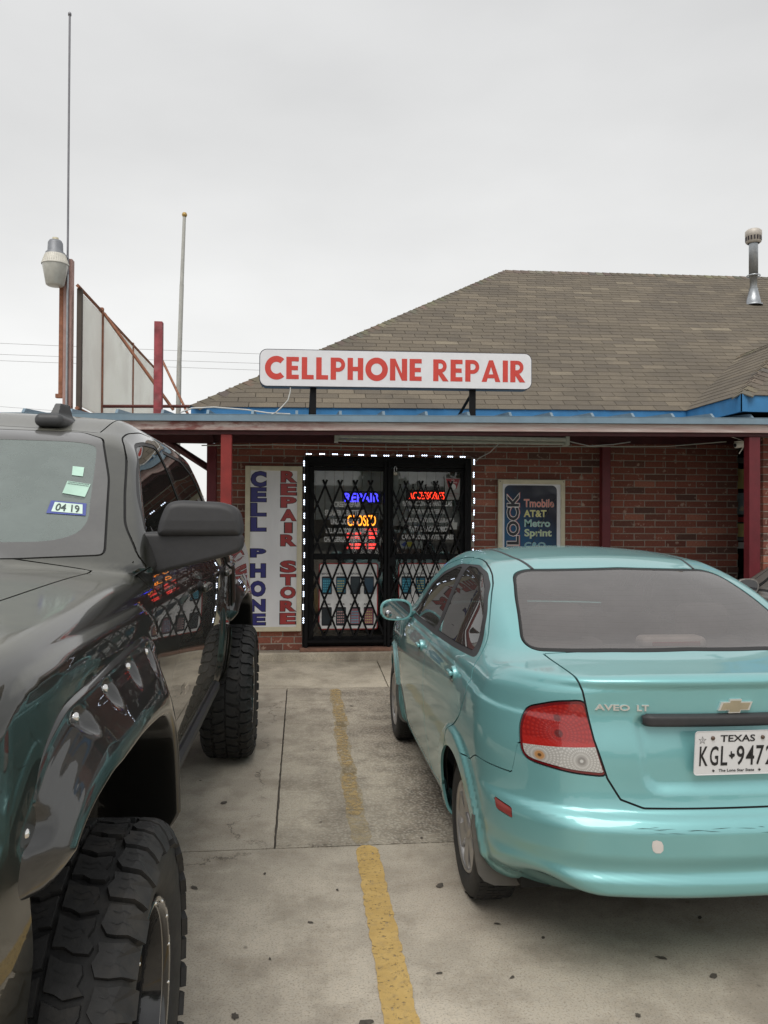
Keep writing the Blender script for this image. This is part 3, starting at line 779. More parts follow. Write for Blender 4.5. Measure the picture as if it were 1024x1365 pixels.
# ================================================================== canopy (porch roof)
cn = thing('porch_canopy', 'long low metal porch roof on dark red posts across the shop front', 'canopy', (-.7, 7.45, 0))
red = simple('dark_red_paint', (.125, .012, .018), .5, var=.18, nscale=9, bmp=.1)
red2 = simple('deep_red_paint', (.06, .010, .012), .65, var=.25, nscale=9)
redw = simple('red_post_paint', (.24, .022, .018), .5, var=.2, nscale=8, bmp=.1)
pink, t, p = principled('weathered_red_board')
n1 = wnoise(t, 5, 6, .7, (.35, 1, 6)); 
c = mixc(t, rng(t, n1, .38, .62), (.48, .33, .30), (.66, .57, .53))
s = t.nodes.new('ShaderNodeSeparateXYZ'); t.links.new(wpos(t), s.inputs[0])
c = mixc(t, math_(t, 'MULTIPLY', rng(t, s.outputs['X'], -.8, .9, .8, .0), rng(t, wnoise(t, 9, 6, .7, (.6, 1, 2)), .42, .6)), c, (.22, .03, .022))
t.links.new(c, p.inputs['Base Color']); p.inputs['Roughness'].default_value = .8; bump(t, p, n1, .2, .004)
metal = simple('blue_grey_metal', (.19, .27, .33), .42, .25, var=.12, nscale=5, dirt=.3, dirtcol=(.2, .2, .19))
CX0, CX1 = -2.65, 7.0; FY = 7.40
def cbox(b, x0, x1, y0, y1, z0, z1, slope=0.):
    vs = []
    for x in (x0, x1):
        for y in (y0, y1):
            for z in (z0, z1): vs.append((x, y, z+tz(x)+slope*(y-FY)))
    b.add(vs, [(0, 1, 3, 2), (4, 6, 7, 5), (0, 4, 5, 1), (2, 3, 7, 6), (0, 2, 6, 4), (1, 5, 7, 3)])
b = MB(); cbox(b, CX0, CX1, FY, FY+.04, 2.436, 2.512); loc0(b.build('fascia_board', pink, cn))
b = MB(); cbox(b, CX0-.02, CX1, FY-.035, FY-.002, 2.514, 2.572); cbox(b, CX0-.02, CX1, FY-.045, FY-.035, 2.512, 2.524); cbox(b, CX0-.02, CX1, FY-.035, FY+.08, 2.572, 2.580, .07); loc0(b.build('drip_edge', metal, cn))
b = MB(); cbox(b, CX0, CX1, FY+.08, 8.98, 2.570, 2.580, .07); 
pan = loc0(b.build('metal_roofing', metal, cn))
k = 0; x = CX0+.18
while x < CX1:
    b = MB(); z = 2.581+tz(x)
    b.prism([(FY-.02, z), (FY+.03, z+.042), (8.98, z+.042+.11), (8.98, z+.11)], x-.012, x+.012, 'x'); b.build('rib', metal, pan)
    x += .405
b = MB(); cbox(b, CX0+.05, CX1, FY+.041, FY+.09, 2.40, 2.535); cbox(b, CX0+.05, CX1, 8.84, 8.90, 2.46, 2.60)
bm_ = loc0(b.build('beam', red2, cn))
x = CX0+.3
while x < CX1:
    b = MB(); cbox(b, x, x+.04, FY+.091, 8.84, 2.45, 2.555, .07); loc0(b.build('rafter', red2, cn)); x += .61
def post(x0, x1, y0, y1, z0, z1, mat, lab=None):
    b = MB(); b.bbox(x0, x1, y0, y1, z0, z1, .004)
    o = loc0(b.build('post', mat, cn))
    if lab: o['label'] = lab
post(-.735, -.635, 7.445, 7.545, .0, 2.40, redw, 'bright red square post beside the tall sign')
post(4.418, 4.533, 7.445, 7.55, .0, 2.46, red, 'dark red square post by the right wall')
post(-1.015, -.915, 8.78, 8.88, .04, 2.44, red, 'dark red post at the wall corner')
post(3.425, 3.525, 8.76, 8.855, .1, 2.50, red, 'dark red post against the brick wall')
post(-2.5, -2.4, 7.445, 7.545, .0, 2.38, red); post(-2.5, -2.4, 8.78, 8.88, .0, 2.44, red)
for q_, r_q in (([(-1.60, 8.84, 2.56), (-.99, 8.84, 2.17)], .038), ([(-1.35, 8.80, 2.42), (-1.02, 8.80, 2.16)], .012), ([(-2.45, 8.84, 2.2), (-2.0, 8.84, 2.5)], .035)): b = MB(); b.tube(q_, r_q, 4); loc0(b.build('brace', red2, cn))
b = MB(); b.box(-2.5, -.95, 8.79, 8.87, 2.445, 2.55); loc0(b.build('side_beam', red2, cn))

# ================================================================== signs
white = simple('sign_white', (.74, .74, .77), .35, var=.03)
sg = thing('roof_sign', 'long white rounded sign reading CELLPHONE REPAIR in red above the porch', 'sign', (.9, 7.42, 2.58))
ST = .0095
def skew(mb):   # the sign hangs very slightly off level
    mb.v = [(x, y, z+ST*(x-.9)) for x, y, z in mb.v]; return mb
o_ = rrect(-.375, 2.178, 2.862, 3.19, .065)
b = MB(); b.prism(rrect(-.385, 2.188, 2.852, 3.20, .07), 7.385, 7.50); skew(b); fr = loc0(b.build('cabinet', simple('sign_cabinet', (.02, .022, .04), .4), sg))
b = MB(); b.prism(rrect(-.378, 2.181, 2.859, 3.193, .065), 7.379, 7.3845); skew(b); loc0(b.build('panel', white, sg))
# geometric bold capitals, unit cell height 1, stroke w
def glyph(ch):
    w = .255
    def arc(cx, cz, r0, r1, a0, a1, n=18, sx_=1.): 
        O = [(cx+r1*sx_*cos(radians(a0+(a1-a0)*k/n)), cz+r1*sin(radians(a0+(a1-a0)*k/n))) for k in range(n+1)]
        I = [(cx+r0*sx_*cos(radians(a0+(a1-a0)*k/n)), cz+r0*sin(radians(a0+(a1-a0)*k/n))) for k in range(n+1)]
        return ('q', O, I)
    R = lambda x0, x1, z0, z1: ('p', [(x0, z0), (x1, z0), (x1, z1), (x0, z1)])
    if ch == 'C': return .88, [arc(.54, .5, .52-w, .535, 48, 312, 26)]
    if ch == 'O': return 1.04, [arc(.52, .5, .52-w, .535, 0, 360, 40)]
    if ch == 'E': return .60, [R(0, w, 0, 1), R(w, .58, 0, .20), R(w, .54, .40, .60), R(w, .58, .80, 1)]
    if ch == 'L': return .56, [R(0, w, 0, 1), R(w, .56, 0, .20)]
    if ch == 'I': return w, [R(0, w, 0, 1)]
    if ch == 'H': return .74, [R(0, w, 0, 1), R(.74-w, .74, 0, 1), R(w, .74-w, .40, .60)]
    if ch == 'N': return .82, [R(0, w, 0, 1), R(.82-w, .82, 0, 1), ('p', [(w, 1), (w, .68), (.82-w, 0), (.82-w, .32)])]
    if ch == 'A': return .92, [('p', [(0, 0), (.245, 0), (.56, 1), (.36, 1)]), ('p', [(.675, 0), (.92, 0), (.56, 1), (.46, .70)]), R(.28, .66, .17, .35)]
    P = [R(0, w, 0, 1), R(w, .36, .82, 1), R(w, .36, .36, .54), arc(.36, .68, .14, .32, -90, 90, 14)]
    if ch == 'P': return .68, P
    if ch == 'R': return .72, [R(0, w, 0, 1), R(w, .34, .82, 1), R(w, .34, .38, .56), arc(.34, .69, .13, .31, -90, 90, 14), ('p', [(.20, .38), (.44, .40), (.74, 0), (.46, 0)])]
rsign = simple('sign_red', (.58, .055, .040), .4, var=.05)
txt = "CELLPHONE REPAIR"; pos = 0; lay = []
for ch in txt:
    if ch == ' ': pos += .42; continue
    wd, parts_ = glyph(ch); lay.append((pos, wd, parts_)); pos += wd+.115
tot = pos-.115; X0, X1, Z0, Z1 = -.335, 2.118, 2.922, 3.128
kx = (X1-X0)/tot; kz = Z1-Z0
for pos, wd, parts_ in lay:
    b = MB()
    for i_, pt in enumerate(parts_):
        yy = 7.3775-.00025*i_
        if pt[0] == 'p': b.add([(X0+(pos+x)*kx, yy, Z0+z*kz) for x, z in pt[1]], [tuple(range(len(pt[1])))])
        else:
            n = len(pt[1]); b.add([(X0+(pos+x)*kx, yy, Z0+z*kz) for x, z in pt[1]+pt[2]], [(i, i+1, n+i+1, n+i) for i in range(n-1)])
    skew(b); loc0(b.build('letter', rsign, sg, fixn=False))
for x0 in (.085, 1.60):
    b = MB(); b.bbox(x0, x0+.055, 7.43, 7.485, 2.60, 2.88, .003); loc0(b.build('sign_post', blackp, sg))
for q_ in ([(1.64, 7.46, 2.86), (1.60, 8.1, 2.66)], [(.10, 7.46, 2.86), (.09, 8.1, 2.64)]): b = MB(); b.tube(q_, .017, 4); loc0(b.build('brace', blackp, sg))
b = MB(); b.tube([(-.10, 7.40, 2.86), (-.10, 7.39, 2.80), (-.12, 7.385, 2.72), (-.17, 7.38, 2.66), (-.23, 7.37, 2.60), (-.27, 7.40, 2.585)], .006, 6)
tag(b.build('power_cable', simple('white_cable', (.5, .5, .48), .5)), 'thin pale cable drooping from the left end of the roof sign', 'cable')
b = MB(); b.tube([(-1.1, 7.42, 2.59), (-1.0, 7.45, 2.635), (-.8, 7.46, 2.65), (-.5, 7.45, 2.63), (-.3, 7.42, 2.60), (-.1, 7.40, 2.592)], .007, 6)
tag(b.build('power_cable', MATS['white_cable']), 'pale cable lying along the metal porch roof left of the roof sign', 'cable')

# tall sign: CELL PHONE / REPAIR STORE
ts = thing('wall_sign', 'tall white framed sign reading CELL PHONE and REPAIR STORE downwards left of the door', 'sign', (-.3, 8.94, 0))
cream = simple('cream_frame', (.62, .57, .42), .55, var=.08)
b = MB()
a0, a1, c0, c1 = -.612, .018, .372, 2.215
for q_ in ((a0, a0+.055, c0, c1), (a1-.055, a1, c0, c1), (a0+.055, a1-.055, c1-.05, c1), (a0+.055, a1-.055, c0, c0+.05)): b.bbox(q_[0], q_[1], 8.935, 8.985, q_[2], q_[3], .004)
loc0(b.build('frame', cream, ts))
wp, t, p = principled('vinyl_banner')
n1 = wnoise(t, 1.6, 3, .5, (2.5, 1, .8)); t.links.new(mixc(t, rng(t, n1, .3, .7), (.72, .72, .74), (.84, .84, .86)), p.inputs['Base Color']); p.inputs['Roughness'].default_value = .4; bump(t, p, n1, .8, .05)
b = MB(); b.box(a0+.05, a1-.05, 8.958, 8.965, c0+.045, c1-.045); loc0(b.build('panel', wp, ts))
bluel = simple('letter_blue', (.035, .035, .19), .4); redl = simple('letter_red', (.36, .045, .045), .4); outl = simple('letter_outline', (.02, .012, .015), .5)
def stack(words, xc, wd, mat, nm, ys):
    for ch, z1_, z0_ in words:
        w_ = wd*(.45 if ch == 'I' else 1)
        b = MB(); text(b, ch, xc-w_/2, xc+w_/2, z0_, z1_, 8.9545, .045, ref=.045); o = loc0(b.build('letter', mat, ts, fixn=False))
        b = MB(); text(b, ch, xc-w_/2, xc+w_/2, z0_, z1_, 8.9565, .075, ref=.045); b.build('letter_outline', outl, o, fixn=False)
def zpx(y): return 1.6+(695.6-y)/1060*8.93
def seq(s, L): return [(c, zpx(a), zpx(b)) for c, (a, b) in zip(s, L)]
stack(seq('CELL', [(630, 650), (651.5, 670), (672, 689), (691, 709)]), -.466, .165, bluel, 'a', 0)
stack(seq('PHONE', [(732, 743.5), (752, 770), (775, 795), (799, 815), (818, 833)]), -.466, .165, bluel, 'a', 0)
stack(seq('REPAIR', [(629, 644), (646, 661), (663.5, 677.5), (680, 695), (697.5, 711), (713.5, 728.5)]), -.133, .168, redl, 'a', 0)
stack(seq('STORE', [(748, 763.5), (766, 780.5), (782.5, 798), (801, 815), (817.5, 832)]), -.133, .168, redl, 'a', 0)

# UNLOCK sign
us_ = thing('wall_sign', 'framed dark blue poster with UNLOCK sideways and a list of carriers on the brick wall', 'sign', (2.65, 8.94, 0))
b = MB(); x0, x1, z0, z1 = 2.262, 3.052, .95, 2.094
for q_ in ((x0, x0+.05, z0, z1), (x1-.05, x1, z0, z1), (x0+.05, x1-.05, z1-.05, z1), (x0+.05, x1-.05, z0, z0+.05)): b.bbox(q_[0], q_[1], 8.945, 8.985, q_[2], q_[3], .004)
loc0(b.build('frame', cream, us_))
b = MB(); b.box(x0+.045, x1-.045, 8.963, 8.968, z0+.045, z1-.045); loc0(b.build('panel', white, us_))
for xx in (x0+.02, x1-.02):
    b = MB(); b.lathe([(0, 0), (.006, 0), (.006, .004)], 8, Matrix.Translation((xx, 8.945, z1-.022))@Matrix.Rotation(-pi/2, 4, 'Z')); loc0(b.build('screw', outl, us_))
pm, t, p = principled('poster_blue')
s = t.nodes.new('ShaderNodeSeparateXYZ'); t.links.new(wpos(t), s.inputs[0])
c = mixc(t, rng(t, math_(t, 'ADD', math_(t, 'MULTIPLY', s.outputs['Z'], .6), math_(t, 'MULTIPLY', s.outputs['X'], .5)), 2.12, 2.45), (.015, .09, .20), (.010, .013, .03))
t.links.new(c, p.inputs['Base Color']); p.inputs['Roughness'].default_value = .18; bump(t, p, wnoise(t, 2.5, 2), .5, .03)
b = MB(); b.prism(rrect(x0+.075, x1-.095, z0+.07, z1-.065, .06), 8.9605, 8.9625); loc0(b.build('poster', pm, us_))
Lw = simple('letter_white', (.8, .8, .8), .4); Lk = simple('letter_black', (.012, .012, .02), .4); Lp = simple('letter_pink', (.45, .12, .12), .4)
def rot_text(s, xa, xb, za, zb, off, ref, mat, y, nm='lettering'):
    # reads bottom to top; xa..xb glyph height span (top of letters to the left)
    v, fs = text_geo(s, off); rv = text_geo(s, ref)[0]; lo, hi = rv.min(0), rv.max(0)
    b = MB(); vs = [(xb-(q[1]-lo[1])/(hi[1]-lo[1])*(xb-xa), y, za+(q[0]-lo[0])/(hi[0]-lo[0])*(zb-za)) for q in v]
    b.add(vs, fs); return loc0(b.build(nm, mat, us_, fixn=False))
rot_text('UNLOCK', 2.372, 2.515, 1.02, 1.93, .075, .03, Lp, 8.9597); rot_text('UNLOCK', 2.366, 2.509, 1.02, 1.93, .06, .03, Lw, 8.9590); rot_text('UNLOCK', 2.366, 2.509, 1.02, 1.93, .03, .03, Lk, 8.9583)
for s_, (xa, ya, xb, yb), col in (('Tmobile', (697, 663, 737, 674), (.72, .24, .2)), ('AT&T', (697, 678, 727, 687.5), (.66, .64, .22)), ('Metro', (698, 691, 732, 701), (.32, .58, .52)), ('Sprint', (698, 704, 734, 717), (.48, .62, .36)), ('C&O', (698, 722, 726, 731), (.15, .42, .50))):
    X = lambda px: 2.262+(px-663)*(.79/88.6); Z = lambda py: zpx(py)-.005
    for off, mt, yy in ((.035, simple('light_edge', (.55, .55, .5), .5), 8.9597), (.012, simple('carrier_'+s_[:2], col, .5), 8.9590)):
        b = MB(); text(b, s_, X(xa), X(xb), Z(yb), Z(ya), yy, off, ref=.02); loc0(b.build('lettering', mt, us_, fixn=False))

# ================================================================== LED string
ls = thing('led_light_string', 'string of white LED modules outlining the shop door', 'lights', (1, 8.93, 0))
led = emit('white_led', (.72, .82, 1.), 3.2)
wire = simple('clear_wire', (.35, .35, .35), .5)
path = []
for k in range(13): path.append((.088+k*.1462, 2.352, 0))
for k in range(13): path.append((.043, 2.245-k*.146, 1))
for k in range(13): path.append((1.975, 2.29-k*.146, 1))
jr = random.Random(5)
for x, z, v in path:
    x += jr.uniform(-.006, .006); z += jr.uniform(-.006, .006)
    b = MB()
    b.bbox(*((x-.034, x+.034) if not v else (x-.009, x+.009)), 8.955, 8.965, *((z-.009, z+.009) if not v else (z-.034, z+.034)), .002)
    o = loc0(b.build('led_module', wire, ls))
    b = MB()
    for d in (-.023, 0, .023):
        cx, cz = (x+d, z) if not v else (x, z+d)
        b.lathe([(0, -.006), (.005, -.005), (.0072, -.0025), (.0072, 0)], 10, Matrix.Translation((cx, 8.955, cz))@Matrix.Rotation(pi/2, 4, 'Z'))
    b.v = [tuple((p[0], min(p[1], 8.955+.007), p[2])) for p in b.v]
    b.build('led', led, o)
b = MB(); b.tube([(.04, 8.962, .45), (.04, 8.962, 2.34), (.07, 8.962, 2.356), (1.93, 8.962, 2.358), (1.976, 8.962, 2.33), (1.976, 8.962, .5)], .0025, 5); loc0(b.build('wire', wire, ls))

# ================================================================== LED shop signs behind the glass
def ledsign(s, x0, x1, z0, z1, y, col, st, lab, extra=None, off=0.008):
    T = thing('led_sign', lab, 'sign', ((x0+x1)/2, y, z0))
    b = MB(); b.bbox(x0-.03, x1+.03, y+.006, y+.03, z0-.025, z1+.025, .004); loc0(b.build('panel', Lk, T))
    b = MB(); text(b, s, x0, x1, z0, z1, y, off); loc0(b.build('lettering', emit('led_'+s[:3], col, st), T, fixn=False))
    return T
YS = 9.075
ledsign('REPAIR', .503, .90, 1.826, 1.925, YS, (.035, .03, 1.), 3.6, 'blue lit LED sign reading REPAIR inside the left door')
ledsign('CLOSED', .535, .86, 1.550, 1.675, YS, (1., .27, .02), 2.4, 'orange lit LED sign reading CLOSED inside the left door')
ledsign('ACCESSORIES', 1.24, 1.655, 1.863, 1.945, YS, (1., .04, .015), 2.4, 'red lit LED sign reading ACCESSORIES inside the right door', off=.0)
T = thing('led_sign', 'red lit opening hours LED sign under the CLOSED sign', 'sign', (.7, YS, 1.2))
b = MB(); b.bbox(.50, .90, YS+.006, YS+.03, 1.20, 1.535, .004); loc0(b.build('panel', Lk, T))
er = emit('hours_red', (1., .05, .04), 1.1)
b = MB(); text(b, 'HOURS', .72, .875, 1.492, 1.525, YS, .01)
for z0, z1 in ((1.452, 1.477), (1.405, 1.432), (1.325, 1.35), (1.288, 1.310)):
    b.box(.62, .69, YS-.001, YS, z0, z1); b.box(.78, .87, YS-.001, YS, z0, z1)
    text(b, 'FRI' if z0 < 1.4 else 'MON', .53, .60, z0, z1, YS, .01); text(b, '6', .735, .755, z0, z1, YS, .01)
text(b, 'REPS MON TO MON', .53, .87, 1.207, 1.232, YS, .01)
loc0(b.build('lettering', er, T, fixn=False))

# ---- vinyl lettering on the glass
vy = DY+.0042
lgrey = simple('vinyl_grey', (.78, .78, .78), .5); vblk = Lk
for lab, rows_ in (('white outlined English service list lettered on the left door glass', [('SCREEN REPAIR', .361, .679, 1.766, 1.824), ('SPEAKER & BATTERIES', .276, .749, 1.668, 1.729), ('UNLOCK PHONE', .345, .663, 1.568, 1.626), ('SELL ACCESSORIES CASES', .286, .750, 1.468, 1.523), ('CHARGERS,PROTECTORS', .269, .751, 1.362, 1.425)]),
                   ('white outlined Spanish service list lettered on the right door glass', [('REPARACION DE PANTALLAS', 1.165, 1.736, 1.784, 1.839), ('BOCINAS, BATERIAS', 1.244, 1.657, 1.688, 1.744), ('DESBLOQUEO DE CELULARES', 1.183, 1.763, 1.588, 1.644), ('VENTA DE ACCESORIOS', 1.218, 1.702, 1.490, 1.548), ('CARGADORES,PROTECTORES', 1.158, 1.755, 1.394, 1.452)])):
    T = thing('door_lettering', lab, 'lettering', (rows_[0][1], 9.03, 1.3))
    for s_, xa, xb, za, zb in rows_:
        b = MB(); text(b, s_, xa, xb, za, zb, vy, .035, ref=.0); o = loc0(b.build('lettering', lgrey, T, fixn=False))
# ---- phone posters
def phoneposter(x0, x1, z0, z1, lab, y=9.05):
    T = thing('phone_poster', lab, 'poster', ((x0+x1)/2, y, z0), group='phone repair posters in the lower door panes'); y = 9.032
    b = MB(); b.prism(rrect(x0, x1, z0, z1, .03), y-.002, y+.004); loc0(b.build('border', simple('poster_red', (.40, .03, .03), .5), T))
    b = MB(); b.prism(rrect(x0+.012, x1-.012, z0+.012, z1-.012, .022), y-.005, y-.0025); loc0(b.build('panel', simple('poster_white', (.80, .80, .80), .4), T))
    W_ = (x1-x0); Hh_ = z1-z0
    cols = [.05, .29, .53, .76]
    scr = [(simple('scr_teal', (.02, .16, .25), .3)), (simple('scr_teal', (.02, .16, .25), .3)), (simple('scr_dark', (.02, .03, .04), .3)), (simple('scr_navy', (.02, .05, .09), .3))]
    scr2 = [(simple('scr_dark', (.02, .03, .04), .3)), simple('scr_dark2', (.03, .05, .06), .3), simple('scr_pink', (.35, .16, .20), .3), simple('scr_rose', (.30, .10, .14), .3)]
    rb = random.Random(2)
    for r_i, (zb, zt_) in enumerate(((.53, .80), (.06, .34))):
        for c_i, cx in enumerate(cols):
            px0 = x0+cx*W_; px1 = px0+.17*W_; pz0 = z0+zb*Hh_; pz1 = z0+zt_*Hh_
            b = MB(); b.prism(rrect(px0, px1, pz0, pz1, .012, 3), y-.0062, y-.0052); ph = loc0(b.build('phone_picture', Lk, T))
            b = MB(); b.box(px0+.008, px1-.008, y-.0072, y-.0068, pz0+.02, pz1-.02); b.build('screen', (scr if r_i == 0 else scr2)[c_i], ph)
            if (r_i == 0 and c_i < 2) or (r_i == 1 and c_i > 0):
                b = MB()
                for i in range(4):
                    for j in range(5):
                        ix = px0+.016+i*(px1-px0-.032)/4; iz = pz0+.03+j*(pz1-pz0-.06)/5; b.box(ix, ix+.014, y-.0076, y-.0073, iz, iz+.014)
                b.build('app_icons', simple('icons%d' % ((c_i+r_i) % 3), [(.10, .45, .60), (.55, .5, .2), (.6, .35, .35)][(c_i+r_i) % 3], .5), ph)
        for c_i, s_ in enumerate(('BEFORE', 'AFTER', 'BEFORE', 'AFTER')):
            b = MB(); xx = x0+(cols[c_i]-.005)*W_; zz = z0+(zt_+.025)*Hh_; text(b, s_, xx, xx+.155*W_, zz, zz+.022, y-.0056, .02); loc0(b.build('lettering', Lk, T, fixn=False))
        b = MB(); 
        for cx in (.235, .72): 
            xx = x0+cx*W_; zz = z0+(zb+zt_)/2*Hh_; b.add([(xx, y-.0056, zz-.003), (xx+.02, y-.0056, zz-.003), (xx+.02, y-.0056, zz-.010), (xx+.035, y-.0056, zz), (xx+.02, y-.0056, zz+.010), (xx+.02, y-.0056, zz+.003), (xx, y-.0056, zz+.003)], [tuple(range(7))])
        loc0(b.build('arrow', Lk, T, fixn=False))
    return T
phoneposter(.212, .885, .375, 1.128, 'white red-edged poster of eight phones in the left door pane')
phoneposter(1.118, 1.80, .375, 1.128, 'white red-edged poster of eight phones in the right door pane')
# stickers
b = MB(); b.box(1.655, 1.838, DY+.001, DY+.003, 1.858, 2.105)
T = tag(b.build('door_sticker', simple('sticker_pale', (.42, .40, .39), .5)), 'red and white notice sticker at the top right of the door', 'sticker')
b = MB(); b.add([(1.663, DY+.0003, 2.10), (1.83, DY+.0003, 2.10), (1.79, DY+.0003, 1.985), (1.70, DY+.0003, 1.985)], [(0, 1, 2, 3)]); b.build('red_panel', simple('sticker_red', (.32, .03, .04), .5), T, fixn=False)
b = MB(); b.lathe([(0, 0), (.036, 0)], 20, Matrix.Translation((1.746, DY+.0001, 2.005))@Matrix.Rotation(-pi/2, 4, 'Z')); b.build('roundel', Lw, T)
b = MB(); text(b, 'NO', 1.73, 1.765, 2.07, 2.09, DY-.0002, .02); text(b, 'SMOKING', 1.70, 1.795, 2.048, 2.063, DY-.0002, .02); b.build('lettering', Lw, T, fixn=False)
b = MB(); text(b, 'THANK YOU', 1.68, 1.81, 1.92, 1.935, DY+.0003, .01); text(b, 'PLEASE', 1.70, 1.79, 1.895, 1.908, DY+.0003, .01); b.build('lettering', simple('sticker_red', (.3, .03, .04)), T, fixn=False)
b = MB(); b.box(1.712, 1.797, DY+.001, DY+.003, 1.515, 1.598); tag(b.build('door_sticker', simple('sticker_white', (.5, .5, .47), .5)), 'small white square sticker at the right edge of the door glass', 'sticker')
b = MB(); b.box(1.135, 1.395, DY+.013, DY+.016, 1.295, 1.385); T = tag(b.build('paper_notice', simple('notice_grey', (.30, .31, .30), .6)), 'grey paper notice with yellow patch above the door rail', 'notice')
b = MB(); b.box(1.22, 1.28, DY+.0115, DY+.0125, 1.315, 1.37); b.build('yellow_patch', simple('yellow_print', (.5, .45, .05), .6), T)
b = MB(); b.prism([(1.15, 1.34), (1.185, 1.315), (1.205, 1.34), (1.20, 1.375)], DY+.0115, DY+.0125); b.build('blue_patch', simple('blue_print', (.03, .06, .3), .6), T)

# ================================================================== folding security gate
gt = thing('folding_gate', 'black folding scissor gate closed across the glass shop doors', 'gate', (1, 8.95, .19))
def lattice(x0, x1, z0, z1, y, sx_, sz_, ph, w=.011):
    bars_ = []; m_ = sz_/sx_; hgt = z1-z0; L = hgt/m_
    for sgn in (1, -1):
        x = x0-L+ph
        k = 0
        while x < x1+L:
            # bar from (x,z0) to (x+sgn*L, z1), clipped to x0..x1
            p0, p1 = (x, z0), (x+sgn*L, z1)
            ts = [0, 1]
            dx = p1[0]-p0[0]
            ta, tb = (x0-p0[0])/dx, (x1-p0[0])/dx
            lo, hi = max(0, min(ta, tb)), min(1, max(ta, tb))
            if hi-lo > .06:
                a = (p0[0]+dx*lo, z0+hgt*lo); c = (p0[0]+dx*hi, z0+hgt*hi)
                d = Vector((c[0]-a[0], c[1]-a[1])).normalized(); nn = Vector((-d.y, d.x))*w
                bars_.append((a, c, sgn)); b = MB(); yy = y+(0 if sgn > 0 else .010)
                b.prism([(a[0]+nn.x, a[1]+nn.y), (c[0]+nn.x, c[1]+nn.y), (c[0]-nn.x, c[1]-nn.y), (a[0]-nn.x, a[1]-nn.y)], yy, yy+.004)
                loc0(b.build('lattice_bar', blackp, gt))
            x += 2*sx_
    for a, c, s1 in bars_:
        if s1 < 0: continue
        for d, e_, s2 in bars_:
            if s2 > 0: continue
            xi = ((d[1]-a[1])+m_*a[0]+m_*d[0])/(2*m_); zi = a[1]+m_*(xi-a[0])
            if x0+.01 < xi < x1-.01 and min(a[1], c[1]) < zi < max(a[1], c[1]) and min(d[1], e_[1]) < zi < max(d[1], e_[1]): crosses.append((xi, zi, y))
crosses = []
lattice(.115, .945, .29, 2.07, 8.955, .0855, .215, .012, .0115)
lattice(1.015, 1.86, .29, 2.07, 8.955, .0855, .215, .03, .0105)
lattice(1.015, 1.86, .29, 2.03, 8.975, .073, .215, -.025, .0045)
b = MB()
for xi, zi, yy in crosses: b.lathe([(0, -.004), (.004, -.0035), (.006, -.001), (.006, .012)], 8, Matrix.Translation((xi, yy, zi))@Matrix.Rotation(pi/2, 4, 'Z')@Matrix.Scale(1, 4))
loc0(b.build('rivets', simple('worn_iron', (.05, .05, .052), .45, .4), gt))['kind'] = 'stuff'
for x0, x1, z0, z1 in ((.052, .088, .10, 2.325), (.945, .975, .20, 2.30), (.985, 1.015, .12, 2.30), (1.87, 1.90, .19, 2.30)):
    b = MB(); b.bbox(x0, x1, 8.945, 8.985, z0, z1, .003); loc0(b.build('upright', blackp, gt))
for q_ in ((.088, .945, 8.95, 8.98, .235, .265), (1.015, 1.87, 8.95, 8.98, .235, .265), (.088, 1.87, 8.955, 8.985, 2.26, 2.325)): b = MB(); b.bbox(*q_, .003); loc0(b.build('rail', blackp, gt))
b = MB(); b.tube([(.90, 8.94, 1.15), (.90, 8.94, 1.2)], .02, 8); loc0(b.build('latch', blackp, gt)); b = MB(); b.bbox(.99, 1.08, 8.938, 8.944, 1.10, 1.20, .002); loc0(b.build('lock_box', blackp, gt))
pl = MB(); pl.bbox(1.045, 1.09, 8.92, 8.94, 2.125, 2.165, .006); T = tag(pl.build('padlock', simple('tarnished_brass', (.35, .33, .27), .35, .8)), 'open padlock hanging at the top of the folding gate', 'padlock')
b = MB(); b.tube([(1.055, 8.93, 2.165), (1.05, 8.93, 2.20), (1.058, 8.93, 2.222), (1.07, 8.93, 2.225), (1.08, 8.93, 2.21), (1.08, 8.93, 2.18)], .0045, 8); b.build('shackle', simple('steel', (.5, .5, .5), .3, .9), T)

# ================================================================== fixtures under the canopy
T = thing('fluorescent_fixture', 'long grey unlit fluorescent batten hung under the porch roof', 'light fixture', (1.7, 8.2, 2.5))
galv = simple('dusty_grey_enamel', (.50, .51, .45), .6, var=.15)
b = MB(); b.bbox(.345, 2.83, 8.16, 8.27, 2.462, 2.50, .004); loc0(b.build('housing', galv, T))
for x in (.345, 2.79): b = MB(); b.bbox(x, x+.04, 8.15, 8.28, 2.418, 2.515, .004); loc0(b.build('end_cap', galv, T))
b = MB(); b.tube([(.39, 8.215, 2.44), (2.79, 8.215, 2.44)], .016, 10); loc0(b.build('tube', simple('tube_white', (.42, .43, .38), .4), T))
b = MB(); b.tube([(2.83, 8.22, 2.47), (3.1, 8.3, 2.43), (3.4, 8.4, 2.46), (3.6, 8.4, 2.49)], .006, 6); b.tube([(1.98, 8.95, 2.28), (2.02, 8.9, 2.33), (2.10, 8.7, 2.38), (2.12, 8.3, 2.46)], .006, 6)
tag(b.build('electric_cable', MATS['white_cable']), 'pale loose cable sagging from the right end of the fluorescent fixture', 'cable')
b = MB(); b.tube([(-1.05, 8.6, 2.40), (-.3, 8.7, 2.43), (1.0, 8.75, 2.43), (4.2, 8.75, 2.485), (4.6, 8.2, 2.49)], .006, 6)
tag(b.build('conduit', galv), 'thin grey conduit running under the porch ceiling', 'conduit')
b = MB(); b.tube([(2.93, 8.94, 1.87), (2.78, 8.93, 1.62), (2.66, 8.935, 1.36)], .0035, 5)
tag(b.build('wire_stick', simple('dark_wire', (.06, .06, .05), .6)), 'thin stiff wire leaning across the blue carrier poster', 'wire')
CDX = .09
T = thing('security_camera', 'white bullet security camera under the porch roof by the right post', 'camera', (4.55, 8, 2.45))
